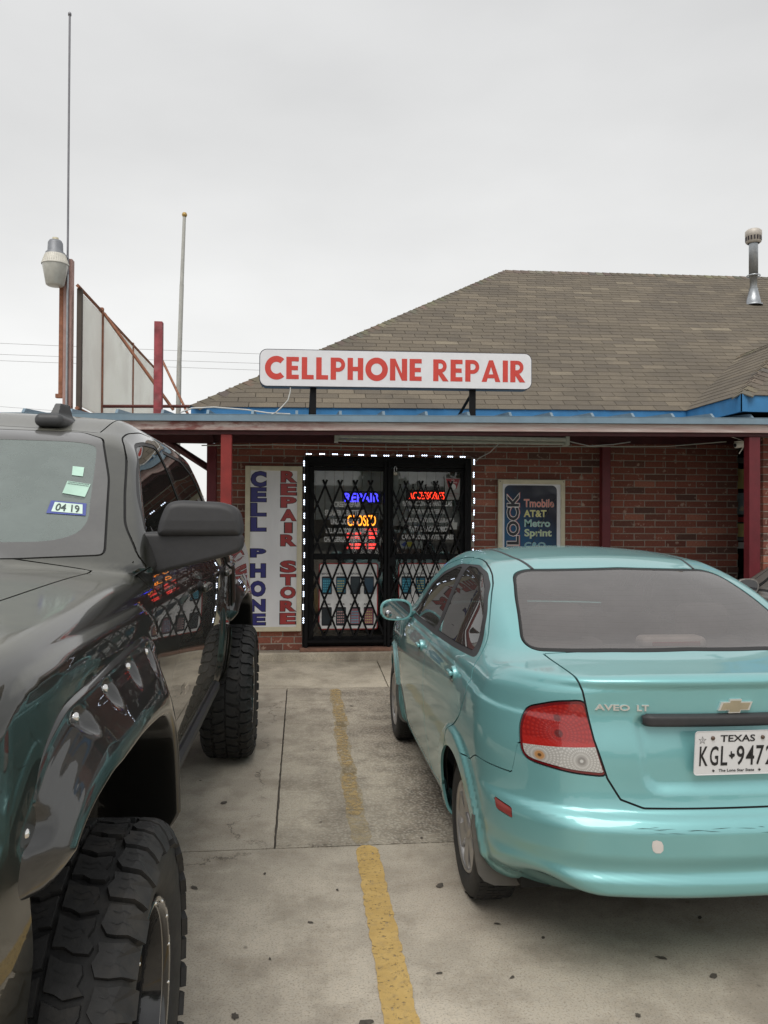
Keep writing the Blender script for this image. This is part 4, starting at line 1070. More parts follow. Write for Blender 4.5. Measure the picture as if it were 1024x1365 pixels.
wcam = simple('camera_white', (.75, .72, .64), .4)
Mc = Matrix.Translation((4.50, 7.85, 2.415))@Matrix.Rotation(radians(10), 4, 'Z')@Matrix.Rotation(radians(-8), 4, 'Y')
b = MB(); b.lathe([(0, .0), (.024, .0), (.030, .004), (.032, .02), (.032, .12), (.026, .13), (0, .13)], 20, Mc); loc0(b.build('body', wcam, T))
b = MB(); b.lathe([(0, -.001), (.022, -.0012)], 16, Mc); loc0(b.build('lens', Lk, T))
b = MB(); b.bbox(4.51, 4.63, 7.82, 7.89, 2.452, 2.458, .001); loc0(b.build('sun_shield', wcam, T))
b = MB(); b.tube([(4.62, 7.87, 2.44), (4.66, 7.87, 2.45), (4.68, 7.87, 2.46)], .012, 8); b.lathe([(0, 0), (.032, 0), (.032, .018), (0, .018)], 16, Matrix.Translation((4.66, 7.87, 2.46))); loc0(b.build('bracket', wcam, T))
b = MB(); b.tube([(4.61, 7.86, 2.42), (4.55, 7.86, 2.33)], .006, 6); loc0(b.build('antenna', wcam, T))
b = MB(); b.tube([(4.60, 7.88, 2.47), (4.52, 7.9, 2.50), (4.42, 7.9, 2.53), (4.40, 7.9, 2.60)], .004, 6)
loc0(b.build('cable', wcam, T))
# roof vent
T = thing('roof_vent_pipe', 'grey metal flue pipe with a capped top standing on the shingle roof', 'vent pipe', (7.07, 11.8, 5.0))
gal = simple('galvanised', (.36, .38, .40), .38, .75, var=.12, nscale=18); 
b = MB(); b.lathe([(.135, 0), (.14, .02), (.115, .03), (.066, .25), (.070, .27)], 28, Matrix.Translation((7.07, 11.8, 5.03))@Matrix.Rotation(-pi/2, 4, 'Y')); loc0(b.build('flashing', gal, T))
b = MB(); b.box(6.86, 7.30, 11.58, 11.98, -.008, .006, None)
b.v = [(x, y, z+5.03+(y-11.8)*RP) for x, y, z in b.v]; loc0(b.build('base_plate', gal, T))
b = MB(); b.lathe([(.054, .25), (.054, .47), (.068, .47), (.068, 1.0)], 24, Matrix.Translation((7.07, 11.8, 5.03))@Matrix.Rotation(-pi/2, 4, 'Y')); loc0(b.build('pipe', gal, T))
b = MB(); b.lathe([(.10, .46), (.105, .47), (.10, .48)], 24, Matrix.Translation((7.07, 11.8, 5.03))@Matrix.Rotation(-pi/2, 4, 'Y')); loc0(b.build('storm_collar', gal, T))
b = MB(); b.lathe([(.09, .98), (.115, 1.0), (.118, 1.09), (.124, 1.10), (.124, 1.17), (.095, 1.20), (0, 1.215)], 28, Matrix.Translation((7.07, 11.8, 5.03))@Matrix.Rotation(-pi/2, 4, 'Y')); loc0(b.build('cap', simple('vent_cap', (.50, .46, .41), .5, .2), T))
for k in range(16):
    a = 2*pi*k/16; b = MB(); b.box(.114, .121, -.012, .012, 1.02, 1.085, None)
    b.v = [(7.07+x*cos(a)-y*sin(a), 11.8+x*sin(a)+y*cos(a), 5.03+z) for x, y, z in b.v]; loc0(b.build('louvre', outl, T))

# ================================================================== left background: old sign frame, lamp, poles
rust = simple('rusty_steel', (.30, .13, .075), .75, .1, var=.3, nscale=20, bmp=.3, dirt=.4, dirtcol=(.16, .07, .04))
pinkp = simple('faded_pink_paint', (.38, .24, .21), .7, var=.15, nscale=8, dirt=.4, dirtcol=(.25, .1, .08))
T = thing('billboard_frame', 'rusty steel frame holding three blank white panels seen edge on beyond the porch', 'sign frame', (-2.8, 10, 0))
def bw(name, mat, P, r, n=4): b = MB(); b.tube(P, r, n); return loc0(b.build(name, mat, T))
# the panel plane recedes from A (near) to B (far)
A = Vector((-2.69, 10.0, 0)); B = Vector((-2.70, 14.9, 0))
def pp(t): return A+(B-A)*t
top, bot = 4.40, 2.95
def topz(y): return 4.41+(y-10)*.012
b = MB(); pan_t = [(0.0, .215), (.215, .62), (.62, 1.0)]
panm = bpy.data.materials.new('translucent_white_panel'); panm.use_nodes = True; t = panm.node_tree; t.nodes.clear()
o__ = t.nodes.new('ShaderNodeOutputMaterial'); d__ = t.nodes.new('ShaderNodeBsdfDiffuse'); l__ = t.nodes.new('ShaderNodeBsdfTranslucent'); a__ = t.nodes.new('ShaderNodeAddShader')
cc__ = mixc(t, rng(t, wnoise(t, 1.3, 5, .6), .45, .6), (.50, .505, .49), (.47, .47, .455)); t.links.new(cc__, d__.inputs[0]); t.links.new(cc__, l__.inputs[0]); t.links.new(d__.outputs[0], a__.inputs[0]); t.links.new(l__.outputs[0], a__.inputs[1]); t.links.new(a__.outputs[0], o__.inputs[0])
for a, c in pan_t:
    b = MB(); p0, p1 = pp(a), pp(c); b.box(p0.x-.012, p0.x+.012, p0.y+.03, p1.y-.03, bot+.05, 4.38); loc0(b.build('panel', panm, T))
for t_, z1_ in ((0, 4.42), (.215, 4.47), (.62, 4.44), (1., 4.44)):
    b = MB(); p0 = pp(t_); b.bbox(p0.x-.03, p0.x+.03, p0.y-.03, p0.y+.03, bot-.05, z1_, .003); loc0(b.build('upright', rust if t_ else simple('dark_rust', (.07, .055, .045), .8), T))
for z_a, z_b in ((4.43, 4.42), (bot, bot)): b = MB(); b.tube([pp(-.02)+Vector((0, 0, z_a)), pp(1)+Vector((0, 0, z_b))], .027, 4); loc0(b.build('rail', rust, T))
bw('brace', rust, [(-2.66, 11.07, 4.40), (-1.72, 11.0, 3.10)], .022); bw('brace', rust, [(-2.05, 12.0, 3.98), (-1.56, 11.2, 3.08)], .022); bw('cross_bar', simple('dark_red_bar', (.12, .03, .025), .7), [(-2.65, 11, 3.13), (-1.40, 11, 3.155)], .022)
T = thing('steel_pillar', 'tall faded pink and rust steel pillar carrying the yard lamp at the left', 'pillar', (-2.88, 10.1, 0))
b = MB(); b.bbox(-2.90, -2.80, 10.05, 10.15, 0, 4.80, .004); loc0(b.build('column', pinkp, T))
b = MB(); b.bbox(-2.965, -2.915, 10.1, 10.16, 3.15, 4.62, .003); b.bbox(-3.0, -2.91, 10.1, 10.16, 3.10, 3.15, .003); loc0(b.build('flange', rust, T))
b = MB(); b.tube([(-2.845, 10.03, 0), (-2.845, 10.03, 4.80)], .014, 8); loc0(b.build('conduit', gal, T))
b = MB(); b.tube([(-2.845, 10.02, 4.60), (-2.85, 10.02, 7.80)], .013, 8); b.lathe([(0, 0), (.02, 0), (.02, .03), (0, .05)], 10, Matrix.Translation((-2.85, 10.02, 7.78))@Matrix.Rotation(-pi/2, 4, 'Y'))
tag(b.build('antenna_mast', simple('mast_grey', (.22, .22, .24), .5, .4)), 'very tall thin grey mast rising from the steel pillar', 'mast')
T = thing('yard_lamp', 'unlit dusk to dawn yard lamp with a white bowl on the steel pillar', 'lamp', (-2.97, 9.95, 4.5))
V = lambda: Matrix.Translation((-2.97, 9.95, 4.43))@Matrix.Rotation(radians(-90), 4, 'Y')
b = MB(); b.lathe([(0, 0), (.085, .0), (.105, .012), (.150, .25), (.152, .262)], 36, V()); loc0(b.build('bowl', simple('lamp_bowl', (.50, .50, .46), .3, coat=.3), T))
b = MB(); b.lathe([(.158, .255), (.160, .27), (.150, .275), (.118, .375), (.112, .385)], 36, V()); o = loc0(b.build('reflector_rim', simple('lamp_rim', (.60, .58, .52), .4), T))
b = MB()
for k in range(36):
    a = 2*pi*k/36; b.tube([(-2.97+.150*cos(a), 9.95+.150*sin(a), 4.43+.28), (-2.97+.119*cos(a), 9.95+.119*sin(a), 4.43+.372)], .003, 4, False)
loc0(b.build('rim_ribs', MATS['lamp_rim'], T))
b = MB(); b.lathe([(.115, .375), (.112, .40), (.090, .42), (.086, .52), (.070, .55), (0, .56)], 28, V()); loc0(b.build('ballast_housing', simple('cast_grey', (.22, .23, .25), .5, .3), T))
b = MB(); b.lathe([(.036, .55), (.036, .585), (0, .59)], 20, V()); loc0(b.build('photocell', simple('photocell', (.50, .46, .33), .5), T))
b = MB(); b.tube([(-2.90, 9.97, 4.82), (-2.85, 10.0, 4.79)], .03, 8); loc0(b.build('arm', MATS['cast_grey'], T))
b = MB(); b.bbox(-1.905, -1.80, 10.55, 10.65, 0, 4.19, .004)
tag(b.build('red_post', simple('streaked_red', (.28, .05, .06), .65, var=.35, nscale=10, dirt=.5, dirtcol=(.35, .2, .2))), 'streaky red steel post standing beyond the porch beside the billboard frame', 'post')
T = thing('flagpole', 'bare white flagpole with a gold ball behind the porch', 'flagpole', (-1.8, 12, 0))
pw_ = simple('pole_white', (.44, .44, .41), .5, .1)
b = MB(); b.tube([(-1.83, 12, 0), (-1.80, 12, 3.9)], .040, 14, True, .036); loc0(b.build('pole', pw_, T))
b = MB(); b.tube([(-1.80, 12, 3.9), (-1.772, 12, 5.1)], .034, 14, True, .032); loc0(b.build('pole', pw_, T))
b = MB(); b.tube([(-1.772, 12, 5.1), (-1.742, 12, 6.11)], .029, 14, True, .024); loc0(b.build('pole', pw_, T))
b = MB(); b.lathe([(0, -.04), (.028, -.03), (.04, 0), (.028, .03), (0, .04)], 18, Matrix.Translation((-1.74, 12, 6.14))@Matrix.Rotation(-pi/2, 4, 'Y')); loc0(b.build('finial', simple('gold_ball', (.45, .30, .10), .4, .5), T))
wl = simple('line_wire', (.30, .30, .30), .6)
for i, (a, c, lab) in enumerate((((-60, 60, 15.2), (60, 60, 13.9), 'upper of the power lines crossing the sky at left'), ((-60, 60.5, 14.3), (60, 60.5, 13.6), 'middle of the power lines crossing the sky at left'), ((-60, 61, 14.05), (60, 61, 13.0), 'third of the power lines crossing the sky at left'), ((-60, 58, 12.0), (0, 75, 10.3), 'lowest power line sinking behind the pickup roof'))):
    P = [(a[0]+(c[0]-a[0])*k/16, a[1]+(c[1]-a[1])*k/16, a[2]+(c[2]-a[2])*k/16-.6*(1-((k-8)/8)**2)*(.8 if i < 3 else .2)) for k in range(17)]
    b = MB(); b.tube(P, .014, 5); tag(b.build('power_line', wl), lab, 'power line', 'power lines')

# ================================================================== trees: behind the porch, and unseen ones put behind the camera for reflections
leafm = simple('foliage', (.055, .085, .03), .7, var=.45, nscale=2); barkm = simple('bark', (.10, .075, .055), .9, bmp=.5)
def tree(x, y, h, r, lab, seed, grp=None, nleaf=900, size=.16, z0=0.):
    T = thing('leafy_tree', lab, 'tree', (x, y, 0), 0, grp); rn = random.Random(seed)
    b = MB(); b.tube([(0, 0, 0), (.1, 0, h*.3), (.0, .1, h*.55)], .16*h/6, 8, True, .08*h/6)
    cl = []
    for k in range(7):
        a = rn.uniform(0, 6.28); rr = r*rn.uniform(.25, .7); p = Vector((rr*cos(a), rr*sin(a), h*rn.uniform(.5, .85))); cl.append((p, r*rn.uniform(.35, .6)))
        b.tube([(0, .05, h*.4), tuple(p*.6+Vector((0, 0, h*.2))), tuple(p)], .05*h/6, 5, True, .02)
    b.build('trunk', barkm, T); b = MB()
    for k in range(nleaf):
        c, R_ = rn.choice(cl); d = Vector((rn.gauss(0, 1), rn.gauss(0, 1), rn.gauss(0, .8))).normalized()*R_*rn.uniform(.5, 1.08); p = c+d
        u = Vector((rn.gauss(0, 1), rn.gauss(0, 1), rn.gauss(0, 1))).normalized(); v = u.cross(Vector((rn.gauss(0, 1), rn.gauss(0, 1), rn.gauss(0, 1)))).normalized(); s_ = size*rn.uniform(.6, 1.3)
        b.add([tuple(p-u*s_), tuple(p+v*s_*.5), tuple(p+u*s_), tuple(p-v*s_*.5)], [(0, 1, 2, 3)])
    b.build('crown', leafm, T, fixn=False)
tree(-2.35, 22, 2.75, .6, 'green bush-like tree glimpsed behind the porch posts', 1, nleaf=500, size=.09)
for i, (x, y, h, r) in enumerate(((-24, -46, 7.5, 4), (-14, -50, 6.5, 3.5), (-4, -48, 8, 4.2), (7, -52, 6, 3.4), (16, -47, 8.5, 4.4), (27, -50, 7, 4), (38, -46, 8, 4.2), (-38, -44, 8, 4.5))):
    tree(x, y, h, r, 'unseen leafy tree across the street, put there for reflections', i+10, 'unseen trees behind the viewer, put there for reflections', 1300, .42)
T = thing('reflection_store', 'unseen long low store added behind the viewer to cut the reflected sky', 'building', (0, -60, 0))  # unseen building added to cut the bottom of the reflected sky
b = MB(); b.box(-60, 50, -72, -62, 0, 4.6); loc0(b.build('wall', simple('store_wall', (.28, .25, .22), .8), T))
b = MB(); b.box(-60.5, 50.5, -72.5, -61.5, 4.6, 5.2); loc0(b.build('roof', simple('store_roof', (.15, .12, .11), .8), T))
for k in range(14): b = MB(); b.box(-56+k*7.4, -52+k*7.4, -61.99, -61.9, .8, 3.2); loc0(b.build('window', simple('store_window', (.03, .035, .04), .15), T))
g = MB(); g.box(-400, 400, -42, -26, -.034, -.028); tag(g.build('road', simple('asphalt', (.055, .055, .055), .9, bmp=.3)), kind='structure')
# ================================================================== vehicle shell tools
def shell(F, lo, hi, res, oy, oz, ox=0.):
    """closed surface F=0 sampled on a box grid: every box point is joined to a spine point and the crossing found"""
    lo = np.array(lo, float); hi = np.array(hi, float)
    n = np.maximum(2, np.round((hi-lo)/res).astype(int))
    pts = []; quads = []; base = 0
    ax = [np.linspace(lo[i], hi[i], n[i]+1) for i in range(3)]
    for a in range(3):
        b, c = [(1, 2), (0, 2), (0, 1)][a]
        Bg, Cg = np.meshgrid(ax[b], ax[c], indexing='ij')
        for side in (0, 1):
            P = np.empty(Bg.shape+(3,)); P[..., a] = (lo, hi)[side][a]; P[..., b] = Bg; P[..., c] = Cg
            idx = base+np.arange(Bg.size).reshape(Bg.shape)
            q = np.stack([idx[:-1, :-1], idx[1:, :-1], idx[1:, 1:], idx[:-1, 1:]], -1).reshape(-1, 4)
            flip = (side == 0) ^ (a == 1)
            if flip: q = q[:, ::-1]
            pts.append(P.reshape(-1, 3)); quads.append(q); base += Bg.size
    P = np.concatenate(pts); Q = np.concatenate(quads)
    key = np.round(P*1e5).astype(np.int64)
    _, first, inv = np.unique(key, axis=0, return_index=True, return_inverse=True)
    P = P[first]; Q = inv.reshape(-1)[Q]
    u = (P[:, 1]-lo[1])/(hi[1]-lo[1])
    O = np.stack([np.full(len(P), ox)+(P[:, 0]-ox)*0.0, oy[0]+(oy[1]-oy[0])*u, np.full(len(P), oz)], -1)
    D = P-O
    def f(t, m=None):
        return F(*(O+D*t[:, None]).T) if m is None else F(*(O[m]+D[m]*t[m][:, None]).T)
    t1 = np.ones(len(P)); t0 = np.zeros(len(P)); done = np.zeros(len(P), bool); prev = np.ones(len(P))
    for t in np.linspace(.97, 0, 34):
        m = np.nonzero(~done)[0]
        if not len(m): break
        tt = np.full(len(P), t); v = f(tt, m); h_ = m[v < 0]
        t0[h_] = t; t1[h_] = prev[h_]; done[h_] = True; prev = tt
    for _ in range(11):
        m = (t0+t1)/2; v = f(m) < 0; t0 = np.where(v, m, t0); t1 = np.where(v, t1, m)
    V = O+D*((t0+t1)/2)[:, None]
    T = np.concatenate([Q[:, [0, 1, 2]], Q[:, [0, 2, 3]]])
    a_ = V[T]; ar = np.linalg.norm(np.cross(a_[:, 1]-a_[:, 0], a_[:, 2]-a_[:, 0]), axis=1); T = T[ar > 1e-9]
    return V, T
class Shell:
    def __init__(s, F, V, T):
        s.F = F; s.V = V; s.T = T; s.L = np.zeros(len(T), int); s.names = ['body']
    def cen(s): return s.V[s.T].mean(1)
    def split(s, f, sel):
        us = np.unique(s.T[sel]) if sel.any() else np.zeros(0, int)
        if not len(us): return
        v = np.ones(len(s.V)); vv = f(*s.V[us].T); v[us] = np.where(np.abs(vv) < 2e-5, 0., vv)
        tv = v[s.T]; cr = sel & (tv.min(1) < 0) & (tv.max(1) > 0)
        ids = np.nonzero(cr)[0]
        if not len(ids): return
        newV = []; cache = {}; nb = len(s.V); nT = []; nL = []
        def mid(a, b):
            k = (a, b) if a < b else (b, a)
            if k not in cache:
                t = v[k[0]]/(v[k[0]]-v[k[1]]); newV.append(s.V[k[0]]*(1-t)+s.V[k[1]]*t); cache[k] = nb+len(newV)-1
            return cache[k]
        for i in ids:
            t = s.T[i]; l = s.L[i]; sg = [0 if v[j] == 0 else (1 if v[j] > 0 else -1) for j in t]
            if 0 in sg:
                k = sg.index(0); a, b, c = t[k], t[(k+1) % 3], t[(k+2) % 3]; m = mid(b, c)
                nT += [(a, b, m), (a, m, c)]; nL += [l, l]
            else:
                k = [j for j in range(3) if sg[j] != sg[(j+1) % 3] and sg[j] != sg[(j+2) % 3]][0]
                a, b, c = t[k], t[(k+1) % 3], t[(k+2) % 3]; m, n = mid(a, b), mid(a, c)
                nT += [(a, m, n), (m, b, c), (m, c, n)]; nL += [l, l, l]
        keep = np.ones(len(s.T), bool); keep[ids] = False
        s.V = np.concatenate([s.V, np.array(newV)]); s.T = np.concatenate([s.T[keep], np.array(nT)]); s.L = np.concatenate([s.L[keep], np.array(nL)])
    def lab(s, name):
        if name not in s.names: s.names.append(name)
        return s.names.index(name)
    def panel(s, name, f, mask, gap=.005, src=('body',), gapname='panel_gap', mirror_names=True):
        """region f<0 (within mask) becomes its own piece, with a strip of width gap around it"""
        S_ = lambda: np.isin(s.L, [s.lab(n) for n in src]) & mask(*s.cen().T)
        f0 = f
        if gap > 0:
            def f(x, y, z):
                v = np.asarray(f0(x, y, z), float).copy(); k = np.abs(v) < .05
                if k.any():
                    X, Y, Z = x[k], y[k], z[k]; e = 1.5e-3
                    G = np.stack([f0(X+e, Y, Z)-f0(X-e, Y, Z), f0(X, Y+e, Z)-f0(X, Y-e, Z), f0(X, Y, Z+e)-f0(X, Y, Z-e)], -1)/(2*e)
                    n = s.normals(np.stack([X, Y, Z], -1)); Gt = G-n*(G*n).sum(1, keepdims=True)
                    v[k] = v[k]/np.clip(np.linalg.norm(Gt, axis=1), .25, 1.)
                return v
        g = gap/2
        if gap > 0:
            s.split(lambda x, y, z: f(x, y, z)-g, S_()); s.split(lambda x, y, z: f(x, y, z)+g, S_())
        else: s.split(f, S_())
        c = s.cen(); m = S_(); v = np.full(len(c), 9.); v[m] = f(*c[m].T)
        ins = m & (v < -g)
        if name: 
            s.L[ins] = s.lab(name)
        if gap > 0: s.L[m & (np.abs(v) <= g)] = s.lab(gapname)
    def normals(s, V):
        e = 8e-4; F = s.F; x, y, z = V.T
        n = np.stack([F(x+e, y, z)-F(x-e, y, z), F(x, y+e, z)-F(x, y-e, z), F(x, y, z+e)-F(x, y, z-e)], -1)
        return n/np.maximum(np.linalg.norm(n, axis=1, keepdims=True), 1e-9)
    def finish(s): s.N = s.normals(s.V)
    def get(s, name, side=None):
        if name not in s.names: return np.zeros((0, 3), int)
        T = s.T[s.L == s.names.index(name)]
        if side is not None and len(T):
            cx = s.V[T].mean(1)[:, 0]; T = T[(cx < 0) if side < 0 else (cx >= 0)]
        return T
    def make(s, objname, T, mat, parent, inset=0., rim=.012, flip=False):
        if not len(T): return None
        used, inv = np.unique(T, return_inverse=True); t = inv.reshape(T.shape)
        V = s.V[used]-s.N[used]*inset; Nn = s.N[used].copy()
        faces = t if not flip else t[:, ::-1]
        # make sure the winding agrees with the normals
        a = V[faces]; fn = np.cross(a[:, 1]-a[:, 0], a[:, 2]-a[:, 0]); wrong = (fn*Nn[faces[:, 0]]).sum(1)*(-1 if flip else 1) < 0
        faces = faces.copy(); faces[wrong] = faces[wrong][:, ::-1]
        if flip: Nn = -Nn
        verts = V; quads = np.zeros((0, 4), int); qn = np.zeros((0, 3))
        if rim:
            E = np.concatenate([faces[:, [0, 1]], faces[:, [1, 2]], faces[:, [2, 0]]]); k = np.sort(E, 1)
            key = k[:, 0].astype(np.int64)*(len(V)+1)+k[:, 1]; _, fi, cnt = np.unique(key, return_index=True, return_counts=True)
            B = E[fi[cnt == 1]]
            bi, binv = np.unique(B, return_inverse=True); binv = binv.reshape(B.shape)
            top = V[bi]; low = V[bi]-s.N[used][bi]*rim
            nb = len(V); verts = np.concatenate([V, top, low]); m = len(bi)
            quads = np.stack([nb+binv[:, 1], nb+binv[:, 0], nb+m+binv[:, 0], nb+m+binv[:, 1]], -1)
            qa = verts[quads]; qn = np.cross(qa[:, 1]-qa[:, 0], qa[:, 2]-qa[:, 0]); qn /= np.maximum(np.linalg.norm(qn, axis=1, keepdims=True), 1e-9)
        me = bpy.data.meshes.new(objname)
        nl = faces.size+quads.size; npoly = len(faces)+len(quads)
        me.vertices.add(len(verts)); me.vertices.foreach_set('co', verts.astype(np.float32).ravel())
        me.loops.add(nl); me.loops.foreach_set('vertex_index', np.concatenate([faces.ravel(), quads.ravel()]).astype(np.int32))
        me.polygons.add(npoly)
        ls_ = np.concatenate([np.arange(len(faces))*3, faces.size+np.arange(len(quads))*4]).astype(np.int32)
        me.polygons.foreach_set('loop_start', ls_)
        me.update(calc_edges=True)
        me.polygons.foreach_set('use_smooth', np.ones(npoly, bool))
        ln = np.concatenate([Nn[faces.ravel()], np.repeat(qn, 4, axis=0)])
        me.normals_split_custom_set([tuple(q) for q in ln.tolist()])
        me.materials.append(mat)
        o = bpy.data.objects.new(objname, me); COL.objects.link(o); o.parent = parent
        return o
def surf_y(F, x, z, y0=-1.3, y1=-.2):
    """depth of the surface seen from behind at (x, z)"""
    a = np.full(x.shape, y0); b = np.full(x.shape, y1)
    ys = np.linspace(y0, y1, 60); got = np.zeros(x.shape, bool)
    for i in range(1, 60):
        v = F(x, np.full(x.shape, ys[i]), z) < 0; h = v & ~got; a[h] = ys[i-1]; b[h] = ys[i]; got |= h
    for _ in range(14):
        m = (a+b)/2; v = F(x, m, z) < 0; b = np.where(v, m, b); a = np.where(v, a, m)
    return (a+b)/2
def rbox_f(c, h, r):
    c = np.array(c); h = np.array(h)-r
    def f(x, y, z):
        q = [np.abs(x-c[0])-h[0], np.abs(y-c[1])-h[1], np.abs(z-c[2])-h[2]]
        return np.sqrt(sum(np.maximum(k, 0)**2 for k in q))+np.minimum(np.maximum(np.maximum(q[0], q[1]), q[2]), 0)-r
    return f
def blob(name, f, lo, hi, res, c, mat, parent):
    V, T = shell(f, lo, hi, res, (c[1], c[1]), c[2], c[0]); s = Shell(f, V, T); s.finish()
    return s.make(name, T, mat, parent, rim=0)
rubber = simple('tyre_rubber', (.018, .018, .018), .72, var=.25, nscale=30, bmp=.25, dirt=.5, dirtcol=(.06, .052, .042))
plastic = simple('black_plastic', (.030, .030, .032), .55, var=.1, nscale=40, bmp=.08)
seal = simple('black_seal', (.008, .008, .008), .6)
chrome = simple('chrome', (.75, .74, .72), .12, 1., var=.03)
inter = simple('car_interior', (.035, .033, .032), .8)
under = simple('underbody', (.015, .014, .013), .9)

# ================================================================== teal sedan
SX, SY = 1.50, 3.40
teal = paint('teal_metallic_paint', (.20, .465, .475), .45, .40, dust=.20, dustcol=(.36, .46, .45))
sedan = thing('parked_car', 'teal four door sedan parked nose in with a clear-and-red tail lamp and a Texas plate', 'car', (SX, SY, 0))
F1 = F_sedan
V, T_ = shell(F1, (-.95, -1.0, .10), (.95, 3.45, 1.60), (.0125, .019, .0105), (-.35, 2.75), .72)
sh = Shell(F1, V, T_)
side = lambda x, y, z: np.abs(x) > .40
for wy in (0., 2.48):
    sh.panel('arch_hole', lambda x, y, z, wy=wy: np.sqrt((y-wy)**2+(z-.289)**2)-.335, lambda x, y, z: np.abs(x) > .5, 0)
dlo = [(1.80, 1.00), (1.62, 1.075), (1.45, 1.215), (1.22, 1.312), (.93, 1.372), (.58, 1.383), (.37, 1.360), (.20, 1.306), (.04, 1.20), (-.055, 1.08), (-.095, 1.025), (.1, 1.02), (.8, 1.005)]
sh.panel('window_trim', lambda x, y, z: sdpoly(y, z, dlo, .05), side, .0)
wf = [(1.66, 1.02), (1.50, 1.13), (1.40, 1.215), (1.20, 1.294), (.93, 1.354), (.85, 1.358), (.83, 1.25), (.835, 1.03)]
wr = [(.745, 1.369), (.58, 1.369), (.38, 1.346), (.225, 1.295), (.085, 1.20), (.02, 1.10), (-.005, 1.045), (.1, 1.043), (.76, 1.03)]
for nm, pl in (('front_glass', wf), ('rear_glass', wr)): sh.panel(nm, lambda x, y, z, pl=pl: sdpoly(y, z, pl, .025), side, .004, ('window_trim',))
rd = [(.80, 1.410), (.66, 1.406), (.53, 1.395), (.42, 1.378), (.31, 1.350), (.20, 1.310), (.10, 1.256), (.01, 1.190), (-.065, 1.12), (-.115, 1.05), (-.135, .985), (-.165, .9), (-.09, .78), (.09, .68), (.16, .58), (.38, .30), (.82, .27), (.87, .60), (.868, .85), (.79, 1.01)]
fd = [(.80, 1.411), (1.0, 1.402), (1.25, 1.352), (1.5, 1.252), (1.75, 1.10), (1.93, .97), (1.96, .6), (1.90, .32), (1.82, .27), (.82, .27), (.87, .60), (.868, .85), (.79, 1.01)]
sh.panel('rear_door', lambda x, y, z: sdpoly(y, z, rd, .04), side, .008)
sh.panel('front_door', lambda x, y, z: sdpoly(y, z, fd, .04), side, .008)
# back light
bl = [(-.9, 1.384), (-.485+.0, 1.362), (-.545, 1.253), (-.573, 1.16), (-.585, 1.10), (-.575, 1.088), (0, 1.106)]
blp = [(0, 1.390), (.44, 1.378), (.505, 1.358), (.553, 1.27), (.585, 1.17), (.600, 1.115), (.572, 1.091), (.30, 1.104), (0, 1.109), (-.3, 1.109), (-.3, 1.388)]
rearup = lambda x, y, z: (y < .42) & (y > -.62) & (z > 1.0) & (np.abs(x) < .62)
sh.panel('frit', lambda x, y, z: np.maximum(sdpoly(np.abs(x), z, blp, .03), y-.40), rearup, .006)
blf = lambda x, y, z: np.maximum(sdpoly(np.abs(x), z, blp, .03)+.009, y-.388)
sh.panel('backlight', blf, rearup, 0, ('frit',))
wsp = [(0, 1.425), (.50, 1.40), (.60, 1.30), (.70, 1.06), (.69, 1.035), (.3, 1.03), (-.3, 1.03), (-.3, 1.425)]
sh.panel('windshield', lambda x, y, z: sdpoly(np.abs(x), z, wsp, .04), lambda x, y, z: (y > 1.05) & (z > 1.0) & (np.abs(x) < .72) & (y < 2.4), .008)
# lid
xt = [(-1, .635), (.34, .636), (.413, .661), (.453, .728), (.49, .852), (.519, 1.016), (.537, 1.064), (.552, 1.09), (.565, 1.3), (-1, 1.3)]
lidf = lambda x, y, z: np.maximum(sdpoly(np.abs(x), z, xt), y+.470-.115*(np.abs(x)/.56)**2)
sh.panel('trunk_lid', lidf, lambda x, y, z: (y < -.30) & (np.abs(x) < .72), .007)
# lamps
tl = [(-.478, .936), (-.375, .970), (-.272, .984), (-.236, .856), (-.197, .733), (-.325, .740), (-.470, .758), (-.496, .785), (-.502, .87)]
sco = lambda x, y: -np.abs(x)*.954-y*.30
lampf = lambda x, y, z: sdpoly(sco(x, y), z, tl, .03)
rearc = lambda x, y, z: (y < -.40) & (np.abs(x) > .30)
sh.panel('lamp_border', lampf, rearc, .006)
sh.panel('lamp_red', lambda x, y, z: lampf(x, y, z)+.012, rearc, 0, ('lamp_border',))
sh.panel('lamp_clear', lambda x, y, z: z-(.812+.018*(sco(x, y)+.486)/.254), rearc, 0, ('lamp_red',))
# bumper
def bumf(x, y, z):
    zb = np.where(y > -.25, .655, .655+.045*sst(-.25, -.38, y)); zb = zb+.11*sst(.74, .715, np.abs(x))
    return np.maximum(z-zb, y+.18)
sh.panel('rear_bumper', bumf, lambda x, y, z: (y < -.1) & (z > .2), .005)
mk = [(-.535, .598), (-.625, .586), (-.632, .552), (-.552, .560)]
sh.panel('marker_lamp', lambda x, y, z: sdpoly(y, z, mk, .008), lambda x, y, z: (np.abs(x) > .6) & (y < -.4), .004, ('rear_bumper',))
# front end
sh.panel('front_bumper', lambda x, y, z: np.maximum(z-.60, 2.86-y), lambda x, y, z: (y > 2.6), .005)
sh.panel('hood', lambda x, y, z: np.maximum(np.abs(x)-.64, np.maximum(2.24-y, y-3.22)), lambda x, y, z: (z > .70) & (y > 2.0), .005)
hl = [(.36, .70), (.36, .60), (.62, .62), (.74, .70), (.70, .77), (.45, .74)]
sh.panel('headlight', lambda x, y, z: sdpoly(np.abs(x), z, hl, .03), lambda x, y, z: (y > 2.75) & (np.abs(x) > .3), .005, ('body', 'front_bumper'))
sh.panel('grille', lambda x, y, z: np.maximum(np.abs(x)-.32, np.abs(z-.66)-.05), lambda x, y, z: y > 2.8, .004, ('body', 'front_bumper'))
